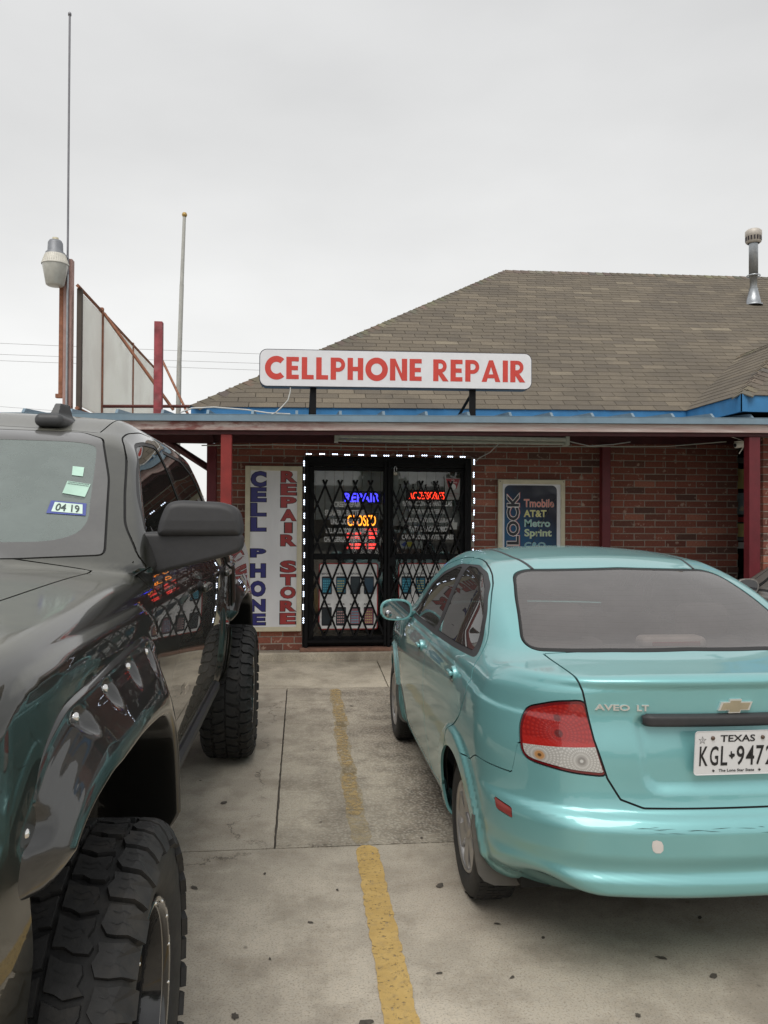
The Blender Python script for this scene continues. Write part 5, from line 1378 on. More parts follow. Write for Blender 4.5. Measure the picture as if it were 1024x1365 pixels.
# roof drip strips
sh.panel('roof_trim', lambda x, y, z: np.maximum(np.abs(np.abs(x)-(.428-.028*sst(.55, .25, y)))-.007, np.maximum(.255-y, y-1.42)), lambda x, y, z: z > 1.34, 0)
sh.panel('underside', lambda x, y, z: z-.225, lambda x, y, z: (np.abs(x) < .70) & (z < .3), 0)
sh.finish()
P_ = {}
def mk_(label, objname, mat, side=None, label_text=None, **k):
    o = sh.make(objname, sh.get(label, side), mat, sedan, **k)
    if o is not None and label_text: o['label'] = label_text
    return o
mk_('body', 'body', teal); mk_('trunk_lid', 'trunk_lid', teal); mk_('rear_bumper', 'rear_bumper', teal); mk_('front_bumper', 'front_bumper', teal); mk_('hood', 'hood', teal)
tglass = glass('tinted_car_glass', (.16, .16, .16), 1.75, .10, (.40, .38, .36)); bglass = glass('rear_car_glass', (.50, .48, .48), 1.9, .20, (.44, .40, .385), lines=True); wsglass = glass('windshield_glass', (.7, .75, .72), 1.6, .08)
for sd_ in (-1, 1):
    for nm in ('rear_door', 'front_door'): P_[nm, sd_] = mk_(nm, nm, teal, sd_)
    for nm in ('rear_glass', 'front_glass'): mk_(nm, 'window_glass', tglass, sd_, inset=.004)
    mk_('window_trim', 'window_trim', plastic, sd_, inset=.002)
    lampo = mk_('lamp_border', 'tail_light', simple('lamp_dark_red', (.13, .006, .008), .25, coat=1), sd_, rim=.03)
    P_['lamp', sd_] = lampo
    mk_('marker_lamp', 'marker_lamp', simple('marker_red', (.26, .04, .035), .3, coat=.6), sd_)
    mk_('headlight', 'headlight', simple('headlight_clear', (.5, .5, .5), .1, .6, coat=1), sd_)
mk_('frit', 'glass_border', seal, inset=.001); mk_('backlight', 'rear_window', bglass, inset=.001); mk_('windshield', 'windshield', wsglass, inset=.002)
mk_('grille', 'grille', plastic); mk_('underside', 'underside', under); [mk_('roof_trim', 'roof_trim', plastic, q_, inset=-.0015, rim=.004) for q_ in (-1, 1)]
mk_('panel_gap', 'panel_seals', seal, inset=.009, rim=0)
it = np.concatenate([sh.get(n) for n in ('body', 'rear_door', 'front_door', 'trunk_lid', 'hood')])
it = it[sh.V[it].mean(1)[:, 2] > .30]
sh.make('interior_lining', it, inter, sedan, inset=.030, rim=0)
def lensmat(name, red):
    m, t, p = principled(name)
    co = t.nodes.new('ShaderNodeTexCoord'); s = t.nodes.new('ShaderNodeSeparateXYZ'); t.links.new(co.outputs['Object'], s.inputs[0])
    axx = math_(t, 'ABSOLUTE', s.outputs['X'])
    cs = [(.60, .915), (.60, .865)] if red else [(.66, .785), (.535, .782)]
    d = None; rings = []
    for cx, cz in cs:
        dx = math_(t, 'SUBTRACT', axx, cx); dz = math_(t, 'SUBTRACT', s.outputs['Z'], cz)
        dd = math_(t, 'SQRT', math_(t, 'ADD', math_(t, 'MULTIPLY', dx, dx), math_(t, 'MULTIPLY', math_(t, 'MULTIPLY', dz, dz), 1.)))
        an = math_(t, 'ARCTAN2', dz, dx)
        rings.append((dd, an))
    if not red:
        d = math_(t, 'MINIMUM', rings[0][0], rings[1][0]); an = rings[0][1]
        n_ = t.nodes.new('ShaderNodeMath'); n_.operation = 'LESS_THAN'; t.links.new(rings[1][0], n_.inputs[0]); t.links.new(rings[0][0], n_.inputs[1])
        mxx = t.nodes.new('ShaderNodeMix'); t.links.new(n_.outputs[0], mxx.inputs[0]); t.links.new(rings[0][1], mxx.inputs[2]); t.links.new(rings[1][1], mxx.inputs[3]); an = mxx.outputs[0]
    else: d, an = rings[1]
    ring = math_(t, 'SINE', math_(t, 'MULTIPLY', d, 520 if red else 620)); ray_ = math_(t, 'SINE', math_(t, 'MULTIPLY', an, 34))
    pat = math_(t, 'MULTIPLY', math_(t, 'ADD', ring, 1), math_(t, 'ADD', ray_, 1))
    pat = rng(t, pat, 0, 2.6, 0, 1)
    if red:
        c = mixc(t, pat, (.25, .006, .005), (.34, .014, .009))
        band = rng(t, s.outputs['Z'], .838, .845, 0, 1)
        c = mixc(t, band, (.36, .014, .010), c)
        c = mixc(t, rng(t, d, .010, .016, .8, 0), c, (.06, .002, .002))
        c = mixc(t, rng(t, rings[0][0], .008, .014, .8, 0), c, (.06, .002, .002))
    else:
        c = mixc(t, pat, (.34, .33, .31), (.50, .49, .47))
        c = mixc(t, rng(t, rings[0][0], .012, .018, .9, 0), c, (.42, .20, .06))
        c = mixc(t, rng(t, rings[0][0], .004, .007, 1, 0), c, (.10, .05, .02))
        c = mixc(t, rng(t, rings[1][0], .012, .018, .8, 0), c, (.18, .17, .16))
        c = mixc(t, rng(t, rings[1][0], .004, .007, 1, 0), c, (.5, .5, .48))
    t.links.new(c, p.inputs['Base Color']); p.inputs['Roughness'].default_value = .3; p.inputs['Coat Weight'].default_value = 1; p.inputs['Coat Roughness'].default_value = .02
    bump(t, p, pat, .12, .002)
    return m
lr, lc = lensmat('red_lens', True), lensmat('clear_lens', False)
for sd_ in (-1, 1):
    sh.make('red_lens', sh.get('lamp_red', sd_), lr, P_['lamp', sd_], inset=-.003, rim=.004); sh.make('clear_lens', sh.get('lamp_clear', sd_), lc, P_['lamp', sd_], inset=-.003, rim=.004)
# --- conforming details
def conform(mb, vs, fs, off):
    v = np.array(vs, float); y = surf_y(F1, v[:, 0], v[:, 1]); mb.add([(a, yy-off, b) for (a, b), yy in zip(vs, y)], fs)
def ctext(s_, x0, x1, z0, z1, off, bold, nm, mat, parent=sedan, thick=.004):
    v, fs = text_geo(s_, bold); lo, hi = v.min(0), v.max(0)
    q = (v[:, :2]-lo[:2])/(hi-lo)[:2]*np.array([x1-x0, z1-z0])+np.array([x0, z0])
    b = MB(); y = surf_y(F1, q[:, 0], q[:, 1]); n = len(q)
    top = [(a, yy-off, c) for (a, c), yy in zip(q, y)]; bot = [(a, yy+.002, c) for (a, c), yy in zip(q, y)]
    from collections import Counter
    cn_ = Counter(); dr = {}
    for f in fs:
        for i in range(len(f)): e_ = (f[i], f[(i+1) % len(f)]); k = tuple(sorted(e_)); cn_[k] += 1; dr[k] = e_
    F_ = list(fs)+[(e_[1], e_[0], e_[0]+n, e_[1]+n) for k, e_ in dr.items() if cn_[k] == 1]
    b.add(top+bot, F_); return b.build(nm, mat, parent)
bchrome = simple('badge_chrome', (.72, .72, .70), .30, .7, var=.02)
ctext('AVEO', -.482, -.366, .952, .973, .005, .024, 'badge_lettering', bchrome); ctext('LT', -.342, -.302, .952, .973, .005, .024, 'badge_lettering', bchrome)
# emblem (bow tie)
bow = [(-.062, -.006), (-.050, .0165), (-.021, .0165), (-.016, .027), (.026, .027), (.021, .0165), (.062, .0165), (.050, -.0125), (.021, -.0125), (.016, -.024), (-.026, -.024), (-.021, -.0125), (-.062, -.0125)]
bow = [(-.062, -.0135), (-.050, .0150), (-.021, .0150), (-.0185, .0245), (.024, .0245), (.0215, .0150), (.063, .0150), (.051, -.0135), (.0195, -.0135), (.017, -.0230), (-.0255, -.0230), (-.023, -.0135)]
zc = .968
def plate_poly(pts, cx, cz, y0, y1): b = MB(); b.prism([(cx+x, cz+z) for x, z in pts], y0, y1); return b
ye = float(surf_y(F1, np.array([0.]), np.array([zc]))[0])
em = plate_poly(bow, 0, zc, ye-.010, ye+.004).build('emblem', bchrome, sedan)
plate_poly([(x*.86, z*.80) for x, z in bow], 0, zc, ye-.0118, ye-.0102).build('gold_inlay', simple('gold_inlay', (.52, .47, .35), .3, .8), em)
# black trim bar above the plate
def barmesh(x0, x1, z0, z1, off, nx=40, nz=8):
    b = MB(); xs = np.linspace(x0, x1, nx+1); zs = np.linspace(0, 1, nz+1)
    X, Z = np.meshgrid(xs, zs, indexing='ij'); endr = np.clip(1-np.maximum(0, np.abs(X)-(x1-.022))/.022, 0, 1); endr = np.sqrt(np.maximum(1-(1-endr)**2, .02))
    zc_ = (z0+z1)/2; Zz = zc_+(Z-.5)*(z1-z0)*(.55+.45*endr)
    y = surf_y(F1, X.ravel(), np.full(X.size, .985)).reshape(X.shape)
    prof = np.sqrt(np.maximum(0, 1-(2*Z-1)**6))
    Y = y-off*prof*(.3+.7*endr)+.006
    vs = np.stack([X, Y, Zz], -1).reshape(-1, 3); F_ = [(i*(nz+1)+j, (i+1)*(nz+1)+j, (i+1)*(nz+1)+j+1, i*(nz+1)+j+1) for i in range(nx) for j in range(nz)]
    b.smooth = True; b.add(vs, F_); return b
barmesh(-.325, .325, .898, .944, .034).build('trim_bar', plastic, sedan)
# plate
PL = thing('license_plate', '', '', ); PL.name = 'license_plate'
for k_ in ('label', 'category'): 
    if k_ in PL: del PL[k_]
PL.parent = sedan; PL.location = (-.018, -.826, .822); PL.rotation_euler = (radians(5), 0, 0)
b = MB(); b.prism(rrect(-.1524, .1524, -.0762, .0762, .012), -.001, .001); b.build('plate_blank', simple('plate_white', (.66, .66, .67), .35, var=.03), PL)
b = MB(); b.prism(rrect(-.1524, .1524, -.0762, .0762, .012), -.0026, -.0012); 
# raised rim as thin strips
rim_o, rim_i = rrect(-.1524, .1524, -.0762, .0762, .012), rrect(-.1490, .1490, -.0728, .0728, .010)
b = MB(); n = len(rim_o); b.add([(x, -.0026, z) for x, z in rim_o]+[(x, -.0016, z) for x, z in rim_i], [(i, (i+1) % n, n+(i+1) % n, n+i) for i in range(n)]); b.build('plate_rim', MATS['plate_white'], PL)
pk = simple('plate_black', (.012, .012, .014), .4)
b = MB(); text(b, 'TEXAS', -.062, .062, .038, .062, -.0022, .02); b.build('lettering', pk, PL, fixn=False)
def ptxt(s_, x0, x1): b = MB(); text(b, s_, x0, x1, -.044, .024, -.0022, .012); b.build('lettering', pk, PL, fixn=False)
for ch, x0, x1 in (('K', -.134, -.104), ('G', -.097, -.067), ('L', -.058, -.034), ('9', -.002, .026), ('4', .032, .062), ('7', .068, .096), ('2', .103, .131)): ptxt(ch, x0, x1)
tx = [(-.4, 1), (0, 1), (0, .45), (.9, .30), (1, -.3), (.35, -.65), (.2, -1.1), (-.15, -.95), (-.35, -.45), (-.6, -.55), (-1, .05), (-.4, .1)]
b = MB(); b.prism([(-.019+x*.011, -.008+z*.013) for x, z in tx], -.0024, -.0018); b.build('texas_outline', pk, PL)
for sx_ in (-.070, .070): b = MB(); b.prism([(sx_*1.18+x*.005, -.061+z*.005) for x, z in tx], -.0024, -.0018); b.build('texas_outline', pk, PL)
b = MB(); text(b, 'The Lone Star State', -.064, .064, -.066, -.056, -.0022, .02); b.build('lettering', pk, PL, fixn=False)
b = MB()
for k in range(10):
    r0 = .0145 if k % 2 == 0 else .0058; r1 = .0145 if (k+1) % 2 == 0 else .0058; a0 = pi/2+k*pi/5; a1 = a0+pi/5; c_ = (-.126, .045)
    p0 = (c_[0]+r0*cos(a0), c_[1]+r0*sin(a0)); p1 = (c_[0]+r1*cos(a1), c_[1]+r1*sin(a1)); q0 = (c_[0]+(p0[0]-c_[0])*.82, c_[1]+(p0[1]-c_[1])*.82); q1 = (c_[0]+(p1[0]-c_[0])*.82, c_[1]+(p1[1]-c_[1])*.82)
    b.add([(p0[0], -.0022, p0[1]), (p1[0], -.0022, p1[1]), (q1[0], -.0022, q1[1]), (q0[0], -.0022, q0[1])], [(0, 1, 2, 3)])
    if k % 2 == 0: b.add([(c_[0], -.0022, c_[1]), (p0[0], -.0022, p0[1]), (c_[0]+.0009, -.0022, c_[1])], [(0, 1, 2)])
b.build('star_outline', pk, PL, fixn=False)
for sx_ in (-.089, .089):
    b = MB(); b.lathe([(0, -.0075), (.0045, -.007), (.007, -.004), (.007, 0)], 14, Matrix.Translation((sx_, 0, .052))@Matrix.Rotation(pi/2, 4, 'Z')); b.v = [(x, -abs(y), z) for x, y, z in b.v]; b.build('screw', simple('screw_brown', (.13, .09, .07), .5, .6), PL)
# white scrape on the bumper
wpz = [(-.335, .548), (-.322, .552), (-.306, .547), (-.300, .535), (-.300, .518), (-.309, .509), (-.325, .509), (-.334, .517), (-.3375, .533)]
b = MB(); conform(b, [(x-.0, z) for x, z in wpz], [tuple(range(len(wpz)))], .0012); b.build('bare_patch', simple('bare_white', (.62, .58, .55), .6), sedan)
scm = simple('scuff_dark', (.05, .10, .10), .8)
for i in range(16):
    r = random.Random(i); x = r.uniform(-.45, .05); z = .578+r.uniform(-.006, .012); L = r.uniform(.02, .09); dz = r.uniform(-.003, .003); w_ = r.uniform(.0004, .001)
    b = MB(); conform(b, [(x, z), (x+L/2, z+dz/2-w_), (x+L, z+dz), (x+L/2, z+dz/2+w_)], [(0, 1, 2, 3)], .0010); b.build('scuff', scm, sedan)
# door handles: chrome-teal ovals
def handle(y, z):
    for sd_ in (-1, 1):
        xx = np.linspace(0, 1.2, 240); v = F1(xx, np.full(240, y), np.full(240, z)); x0 = xx[np.argmax(v > 0)]
        b = MB(); b.lathe([(0, .004), (.030, .004), (.038, .008), (.040, .002), (.041, -.01)], 28, Matrix.Translation((sd_*x0, y, z))@Matrix.Diagonal((sd_, 1.0, .82, 1))); o = b.build('door_handle', teal, sedan)
        b = MB(); b.lathe([(0, .0045), (.027, .0045)], 24, Matrix.Translation((sd_*(x0+.0006), y, z-.004))@Matrix.Diagonal((sd_, .9, .6, 1))); b.build('handle_recess', seal, o)
        hb = rbox_f((sd_*(x0+.016), y, z+.004), (.010, .040, .011), .009); blob('handle_grip', hb, (sd_*(x0+.016)-.03, y-.06, z-.03), (sd_*(x0+.016)+.03, y+.06, z+.04), .005, (sd_*(x0+.016), y, z+.004), teal, o)
handle(.11, .925); handle(1.04, .905)
# mirrors
for sd_ in (-1, 1):
    def fm(x, y, z, sd_=sd_):
        a = (np.abs(x-sd_*.895)/.102); c_ = np.abs(z-1.045)/.068; d_ = (y-1.63)/.085
        e_ = ((a**2.6+c_**2.6)**(1/2.6)); body_ = np.where(y < 1.60, np.maximum(e_-1, (1.585-y)/.06), np.sqrt(e_**2+((y-1.60)/.10)**2)-1)*.06
        arm = rbox_f((sd_*.78, 1.665, 1.01), (.05, .028, .020), .018)(x, y, z)
        return smin(body_, arm, .02)
    blob('mirror', fm, (sd_*.86-.17, 1.50, .93), (sd_*.86+.17, 1.78, 1.16), .008, (sd_*.87, 1.63, 1.035), teal, sedan)
    b = MB(); n = 30; P = []
    for k in range(n):
        a = 2*pi*k/n; ca, sa = cos(a), sin(a); r_m = 1/((abs(ca)**2.6+abs(sa)**2.6)**(1/2.6)); P.append((sd_*.895+ca*r_m*.088, 1.5835, 1.045+sa*r_m*.056))
    b.add(P, [tuple(range(n))]); o = b.build('mirror_glass', simple('mirror_glass', (.42, .43, .45), .03, 1., var=.0), sedan)
    b = MB(); b.lathe([(0, .004), (.018, .003), (.023, 0)], 20, Matrix.Translation((sd_*.945, 1.582, 1.018))@Matrix.Rotation(-pi/2, 4, 'Z')); b.v = [(x, 1.583-abs(y-1.582)*1.0, z) for x, y, z in b.v]; b.build('blind_spot_mirror', MATS['mirror_glass'], o)
# third brake lamp and shelf, seats
blob('brake_lamp_housing', rbox_f((0, -.30, 1.118), (.135, .05, .026), .024), (-.2, -.40, 1.06), (.2, -.18, 1.18), .01, (0, -.30, 1.118), simple('pale_housing', (.80, .74, .68), .6), sedan)
b = MB(); b.bbox(-.10, .10, -.356, -.345, 1.108, 1.126, .003); b.build('brake_lamp', simple('brake_red', (.4, .03, .02), .3), sedan)
b = MB(); b.box(-.60, .60, -.36, .10, 1.03, 1.05); b.build('parcel_shelf', simple('grey_shelf', (.10, .09, .085), .9), sedan)
seatm = simple('seat_fabric', (.11, .10, .095), .9)
for x in (-.34, .34):
    for y, zz in ((1.02, 1.0), (.12, .98)):
        blob('seat', rbox_f((x, y, .78), (.24, .09, .30), .08), (x-.3, y-.15, .4), (x+.3, y+.15, 1.15), .03, (x, y, .78), seatm, sedan)
        blob('headrest', rbox_f((x, y-.02, 1.15), (.12, .05, .085), .05), (x-.2, y-.12, 1.0), (x+.2, y+.1, 1.3), .02, (x, y-.02, 1.15), seatm, sedan)
b = MB(); b.bbox(-.70, .70, 1.72, 2.2, .60, 1.0, .06); b.build('dashboard', inter, sedan)
b = MB(); b.box(-.66, .66, -.45, 3.05, .22, .26); b.build('floor_pan', under, sedan)
# wheels
def sedan_wheel():
    W_ = bpy.data.objects.new('wheel', None); COL.objects.link(W_)
    # axis = local x, outer face towards -x
    b = MB(); b.lathe([(.190, -.082), (.205, -.090), (.235, -.0935), (.262, -.090), (.278, -.078), (.287, -.060), (.289, -.03), (.289, .03), (.287, .060), (.278, .078), (.25, .09), (.2, .09), (.19, .08)], 64); b.build('tyre', rubber, W_)
    b = MB()
    for k in range(72):
        for t0, t1 in ((-.076, -.045), (-.040, -.015), (-.010, .010), (.015, .04), (.045, .076)):
            a0 = 2*pi*(k+.12)/72; a1 = 2*pi*(k+.88)/72; r0 = .286; r1 = .2925 if abs(t0) < .06 and abs(t1) < .06 else .288
            vs = [(t, r*cos(a), r*sin(a)) for t in (t0, t1) for r in (r0, r1) for a in (a0, a1)]; b.add(vs, [(2, 3, 7, 6), (0, 2, 6, 4), (1, 5, 7, 3), (0, 1, 3, 2), (4, 6, 7, 5)])
    b.build('tread', rubber, W_)['kind'] = 'stuff'
    alloy = simple('silver_wheel', (.42, .41, .40), .35, .75, var=.08, nscale=20, dirt=.35, dirtcol=(.12, .10, .08))
    b = MB(); b.lathe([(.190, -.080), (.186, -.086), (.176, -.080), (.172, -.060), (.165, -.03), (.16, .05)], 56); b.build('rim', alloy, W_)
    b = MB(); b.lathe([(.168, -.028), (0, -.028)], 40); b.lathe([(.13, -.034), (.05, -.036), (.05, -.03)], 40); b.build('brake_disc', simple('dark_metal', (.03, .028, .026), .6, .5), W_)
    b = MB()
    for k in range(7):
        a = 2*pi*k/7
        for j, (ra, rb, wa, wb, xa, xb) in enumerate(((.035, .10, .030, .034, -.070, -.074), (.10, .178, .034, .052, -.074, -.076))):
            ca, sa = cos(a), sin(a); vs = []
            for r_, w_, x_ in ((ra, wa, xa), (rb, wb, xb)):
                for s_ in (-1, 1):
                    for dx in (0, .012): vs.append((x_+dx, r_*ca-s_*w_*sa, r_*sa+s_*w_*ca))
            b.add(vs, [(0, 2, 6, 4), (1, 5, 7, 3), (0, 4, 5, 1), (2, 3, 7, 6), (4, 6, 7, 5), (0, 1, 3, 2)])
    b.build('spokes', alloy, W_)
    b = MB(); b.lathe([(.055, -.066), (.052, -.078), (.035, -.082), (.030, -.078), (0, -.079)], 32); b.build('hub_cap', alloy, W_)
    return W_
w0 = sedan_wheel(); w0.parent = sedan; first = True
for x, y in ((-.70, 0), (.70, 0), (-.71, 2.48), (.71, 2.48)):
    w = w0 if first else copy_tree(w0, sedan); first = False
    w.location = (x, y, .289); w.rotation_euler = (0.3, 0, 0 if x < 0 else pi)
# wheel wells and mudflaps
for y in (0, 2.48):
    for sd_ in (-1, 1):
        b = MB(); n = 24; P = [(cos(pi*1.15*k/n-.23), sin(pi*1.15*k/n-.23)) for k in range(n+1)]
        vs = [(sd_*.775, y+.338*c_, .289+.338*s_) for c_, s_ in P]+[(sd_*.50, y+.345*c_, .289+.345*s_) for c_, s_ in P]+[(sd_*.50, y, .289)]
        b.add(vs, [(i, i+1, n+2+i, n+1+i) for i in range(n)]+[(n+1+i, n+2+i, 2*n+2) for i in range(n)]); b.build('wheel_well', under, sedan, fixn=False)
flapm = simple('mudflap_grey', (.085, .08, .072), .75, var=.2, dirt=.5, dirtcol=(.13, .11, .09))
for sd_ in (-1, 1):
    for y0 in (-.36, 2.10):
        P = [(.832, .47), (.835, .42), (.822, .30), (.812, .25), (.79, .222), (.75, .205), (.66, .20), (.62, .215), (.62, .47)]
        b = MB(); b.prism([(sd_*x, z) for x, z in P], y0-.015, y0+.0)
        b.v = [(x, y-.10*(.35-z)*(1 if z < .35 else .3)-.0, z) for x, y, z in b.v]
        b.build('mudflap', flapm, sedan)
b = MB(); b.tube([(.35, -.55, .24), (.36, -.84, .265)], .024, 12, False); b.build('exhaust', simple('dark_metal', (.03, .028, .026)), sedan)

# grey neighbour, the same kind of shell
def repaint(o, table):
    for c in list(o.children):
        if c.name.split('.')[0] in ('license_plate', 'badge_lettering', 'emblem', 'scuff', 'bare_patch'):
            for cc in list(c.children_recursive): bpy.data.objects.remove(cc)
            bpy.data.objects.remove(c); continue
        for q_ in [c]+list(c.children):
            if q_.type == 'MESH':
                for s_ in q_.material_slots:
                    if s_.material in table: m_ = table[s_.material]; s_.link = 'OBJECT'; s_.material = m_
gcar = copy_tree(sedan); gcar.location = (4.85, 5.1, 0); gcar.name = 'parked_car'
gcar['label'] = 'grey car mostly hidden behind the right rear pillar of the teal sedan'; gcar['category'] = 'car'
gp = paint('warm_grey_paint', (.26, .245, .23), .4, .4)
repaint(gcar, {teal: gp, bglass: tglass, tglass: glass('hazy_side_glass', (.2, .2, .2), 1.8, .55, (.30, .285, .27))})
# ================================================================== lifted pickup
TX, TY = -1.45, 1.89
def Ft(x, y, z):
    f = F_truck(x, y, z); return f
bpaint = paint('black_metallic_paint', (.0115, .012, .0085), .25, .32, dust=.55, dustcol=(.24, .235, .19), coatr=.004)  # dust coat, raised and paled to double as sky reflected in the hood
truck = thing('pickup_truck', 'lifted black crew cab pickup with wide fender flares parked facing the viewer at left', 'pickup truck', (TX, TY, 0))
V, T_ = shell(Ft, (-1.15, -1.1, .5), (1.15, 4.98, 2.2), (.021, .018, .0135), (.1, 3.9), 1.12)
sh = Shell(Ft, V, T_)
side = lambda x, y, z: np.abs(x) > .6
FO = [(-.60, .985), (-.575, 1.045), (-.525, 1.135), (-.44, 1.22), (-.34, 1.256), (-.15, 1.264), (.15, 1.275), (.38, 1.278), (.50, 1.25), (.60, 1.14), (.66, .95), (.67, .66)]
FI = [(-.475, .965), (-.465, .99), (-.42, 1.04), (-.34, 1.08), (-.24, 1.10), (-.05, 1.10), (.15, 1.09), (.33, 1.065), (.44, 1.0), (.50, .91), (.535, .80), (.56, .66)]
FM = [((a[0]+b_[0])/2, (a[1]+b_[1])/2) for a, b_ in zip(FO, FI)]
hole = [(-.475, .60), (-.475, .86), (-.50, .95)]+FM[1:]+[(.60, .3), (-.475, .3)]
for dy in (0., 3.64):
    sh.panel('arch_hole', lambda x, y, z, dy=dy: sdpoly(y-dy, z, hole, .03), lambda x, y, z: np.abs(x) > .75, 0)
# windshield with black border, then clear part
ws = [(0, 1.945), (.60, 1.945), (.69, 1.915), (.765, 1.75), (.835, 1.49), (.6, 1.482), (0, 1.49), (-.3, 1.49), (-.3, 1.945)]
front = lambda x, y, z: (y < 1.62) & (y > .35) & (z > 1.46) & (np.abs(x) < .88)
sh.panel('ws_border', lambda x, y, z: sdpoly(np.abs(x), z, ws, .02), front, .008)
wc = [(0, 1.897), (.60, 1.897), (.675, 1.885), (.69, 1.855), (.735, 1.66), (.752, 1.60), (.735, 1.555), (.665, 1.532), (.5, 1.530), (0, 1.530), (-.3, 1.53), (-.3, 1.897)]
sh.panel('windshield', lambda x, y, z: sdpoly(np.abs(x), z, wc, .05), front, 0, ('ws_border',))
w1 = [(.87, 1.555), (.905, 1.585), (1.01, 1.682), (1.15, 1.782), (1.30, 1.868), (1.40, 1.905), (1.55, 1.925), (1.86, 1.94), (1.90, 1.915), (1.935, 1.555)]
w2 = [(2.02, 1.555), (2.0, 1.91), (2.04, 1.935), (2.62, 1.93), (2.84, 1.865), (2.98, 1.57), (2.96, 1.555)]
for nm, pl in (('front_glass', w1), ('rear_glass', w2)): sh.panel(nm, lambda x, y, z, pl=pl: sdpoly(y, z, pl, .05), side, .016, gapname='window_seal')
d1 = [(.74, .74), (.715, 1.47), (.85, 1.584), (.99, 1.689), (1.147, 1.805), (1.231, 1.868), (1.337, 1.922), (1.473, 1.957), (1.65, 1.980), (1.95, 1.99), (1.98, 1.40), (1.98, .74)]
d2 = [(1.98, .74), (1.98, 1.40), (1.95, 1.99), (2.62, 1.985), (2.90, 1.92), (3.06, 1.55), (3.07, 1.1), (2.95, .74)]
sh.panel('front_door', lambda x, y, z: sdpoly(y, z, d1, .04), side, .007); sh.panel('rear_door', lambda x, y, z: sdpoly(y, z, d2, .04), side, .007)
sh.panel('roof', lambda x, y, z: np.maximum(np.maximum(np.abs(x)-(.655+.0*y), 1.36-y), y-3.00), lambda x, y, z: z > 1.93, .006)
sh.panel('hood', lambda x, y, z: np.maximum(np.maximum(np.abs(x)-(.775+.045*np.clip(y/.67, -1, 1)), y-.62), -.90-y), lambda x, y, z: (z > 1.25) & (y < .72), .006)
sh.panel('bed', lambda x, y, z: 3.13-y, lambda x, y, z: (z < 1.56), .03)
sh.panel('tailgate', lambda x, y, z: np.maximum(np.abs(x)-.82, 1.0-z), lambda x, y, z: y > 4.70, .008, ('bed',))
sh.panel('front_bumper', lambda x, y, z: np.maximum(z-.955, y+.70), lambda x, y, z: (y < -.5), .006)
sh.panel('grille', lambda x, y, z: np.maximum(np.abs(x)-.55, np.abs(z-1.16)-.15), lambda x, y, z: y < -.7, .006)
sh.panel('headlight', lambda x, y, z: np.maximum(np.abs(np.abs(x)-.74)-.14, np.abs(z-1.18)-.12), lambda x, y, z: (y < -.6) & (np.abs(x) > .57), .006)
sh.finish()
mk = lambda lab_, nm, mat, sd_=None, **k: sh.make(nm, sh.get(lab_, sd_), mat, truck, **k)
mk('body', 'cab_and_fenders', bpaint); mk('hood', 'hood', bpaint); mk('roof', 'roof', bpaint); mk('bed', 'cargo_bed', bpaint); mk('tailgate', 'tailgate', bpaint)
mk('front_bumper', 'front_bumper', bpaint); mk('grille', 'grille', plastic)
frit, t, p = principled('dusty_frit'); t.links.new(mixc(t, rng(t, wnoise(t, 6, 7, .7), .3, .7), (.075, .073, .07), (.10, .098, .093)), p.inputs['Base Color']); p.inputs['Roughness'].default_value = .35; p.inputs['Coat Weight'].default_value = 1; p.inputs['Coat Roughness'].default_value = .08
wsg = glass('truck_windshield_glass', (.50, .62, .58), 1.85, .36, (.42, .50, .47)); tsg = glass('truck_side_glass', (.10, .10, .09), 1.7, .06, (.3, .3, .27))
mk('ws_border', 'windshield_border', frit, inset=.0); mk('windshield', 'windshield', wsg, inset=.001)
for sd_ in (-1, 1):
    mk('front_door', 'front_door', bpaint, sd_); mk('rear_door', 'rear_door', bpaint, sd_)
    mk('front_glass', 'window_glass', tsg, sd_, inset=.006); mk('rear_glass', 'window_glass', tsg, sd_, inset=.006)
    mk('headlight', 'headlight', simple('headlight_clear', (.5, .5, .5)), sd_)
for sd_ in (-1, 1): mk('window_seal', 'window_seal', plastic, sd_, inset=.003, rim=0); mk('panel_gap', 'panel_seals', seal, sd_, inset=.010, rim=0)
it = np.concatenate([sh.get(n) for n in ('body', 'front_door', 'rear_door', 'bed', 'hood', 'front_bumper')])
c_ = sh.V[it].mean(1); it = it[(c_[:, 2] > .62)]
sh.make('interior_lining', it, inter, truck, inset=.035, rim=0)
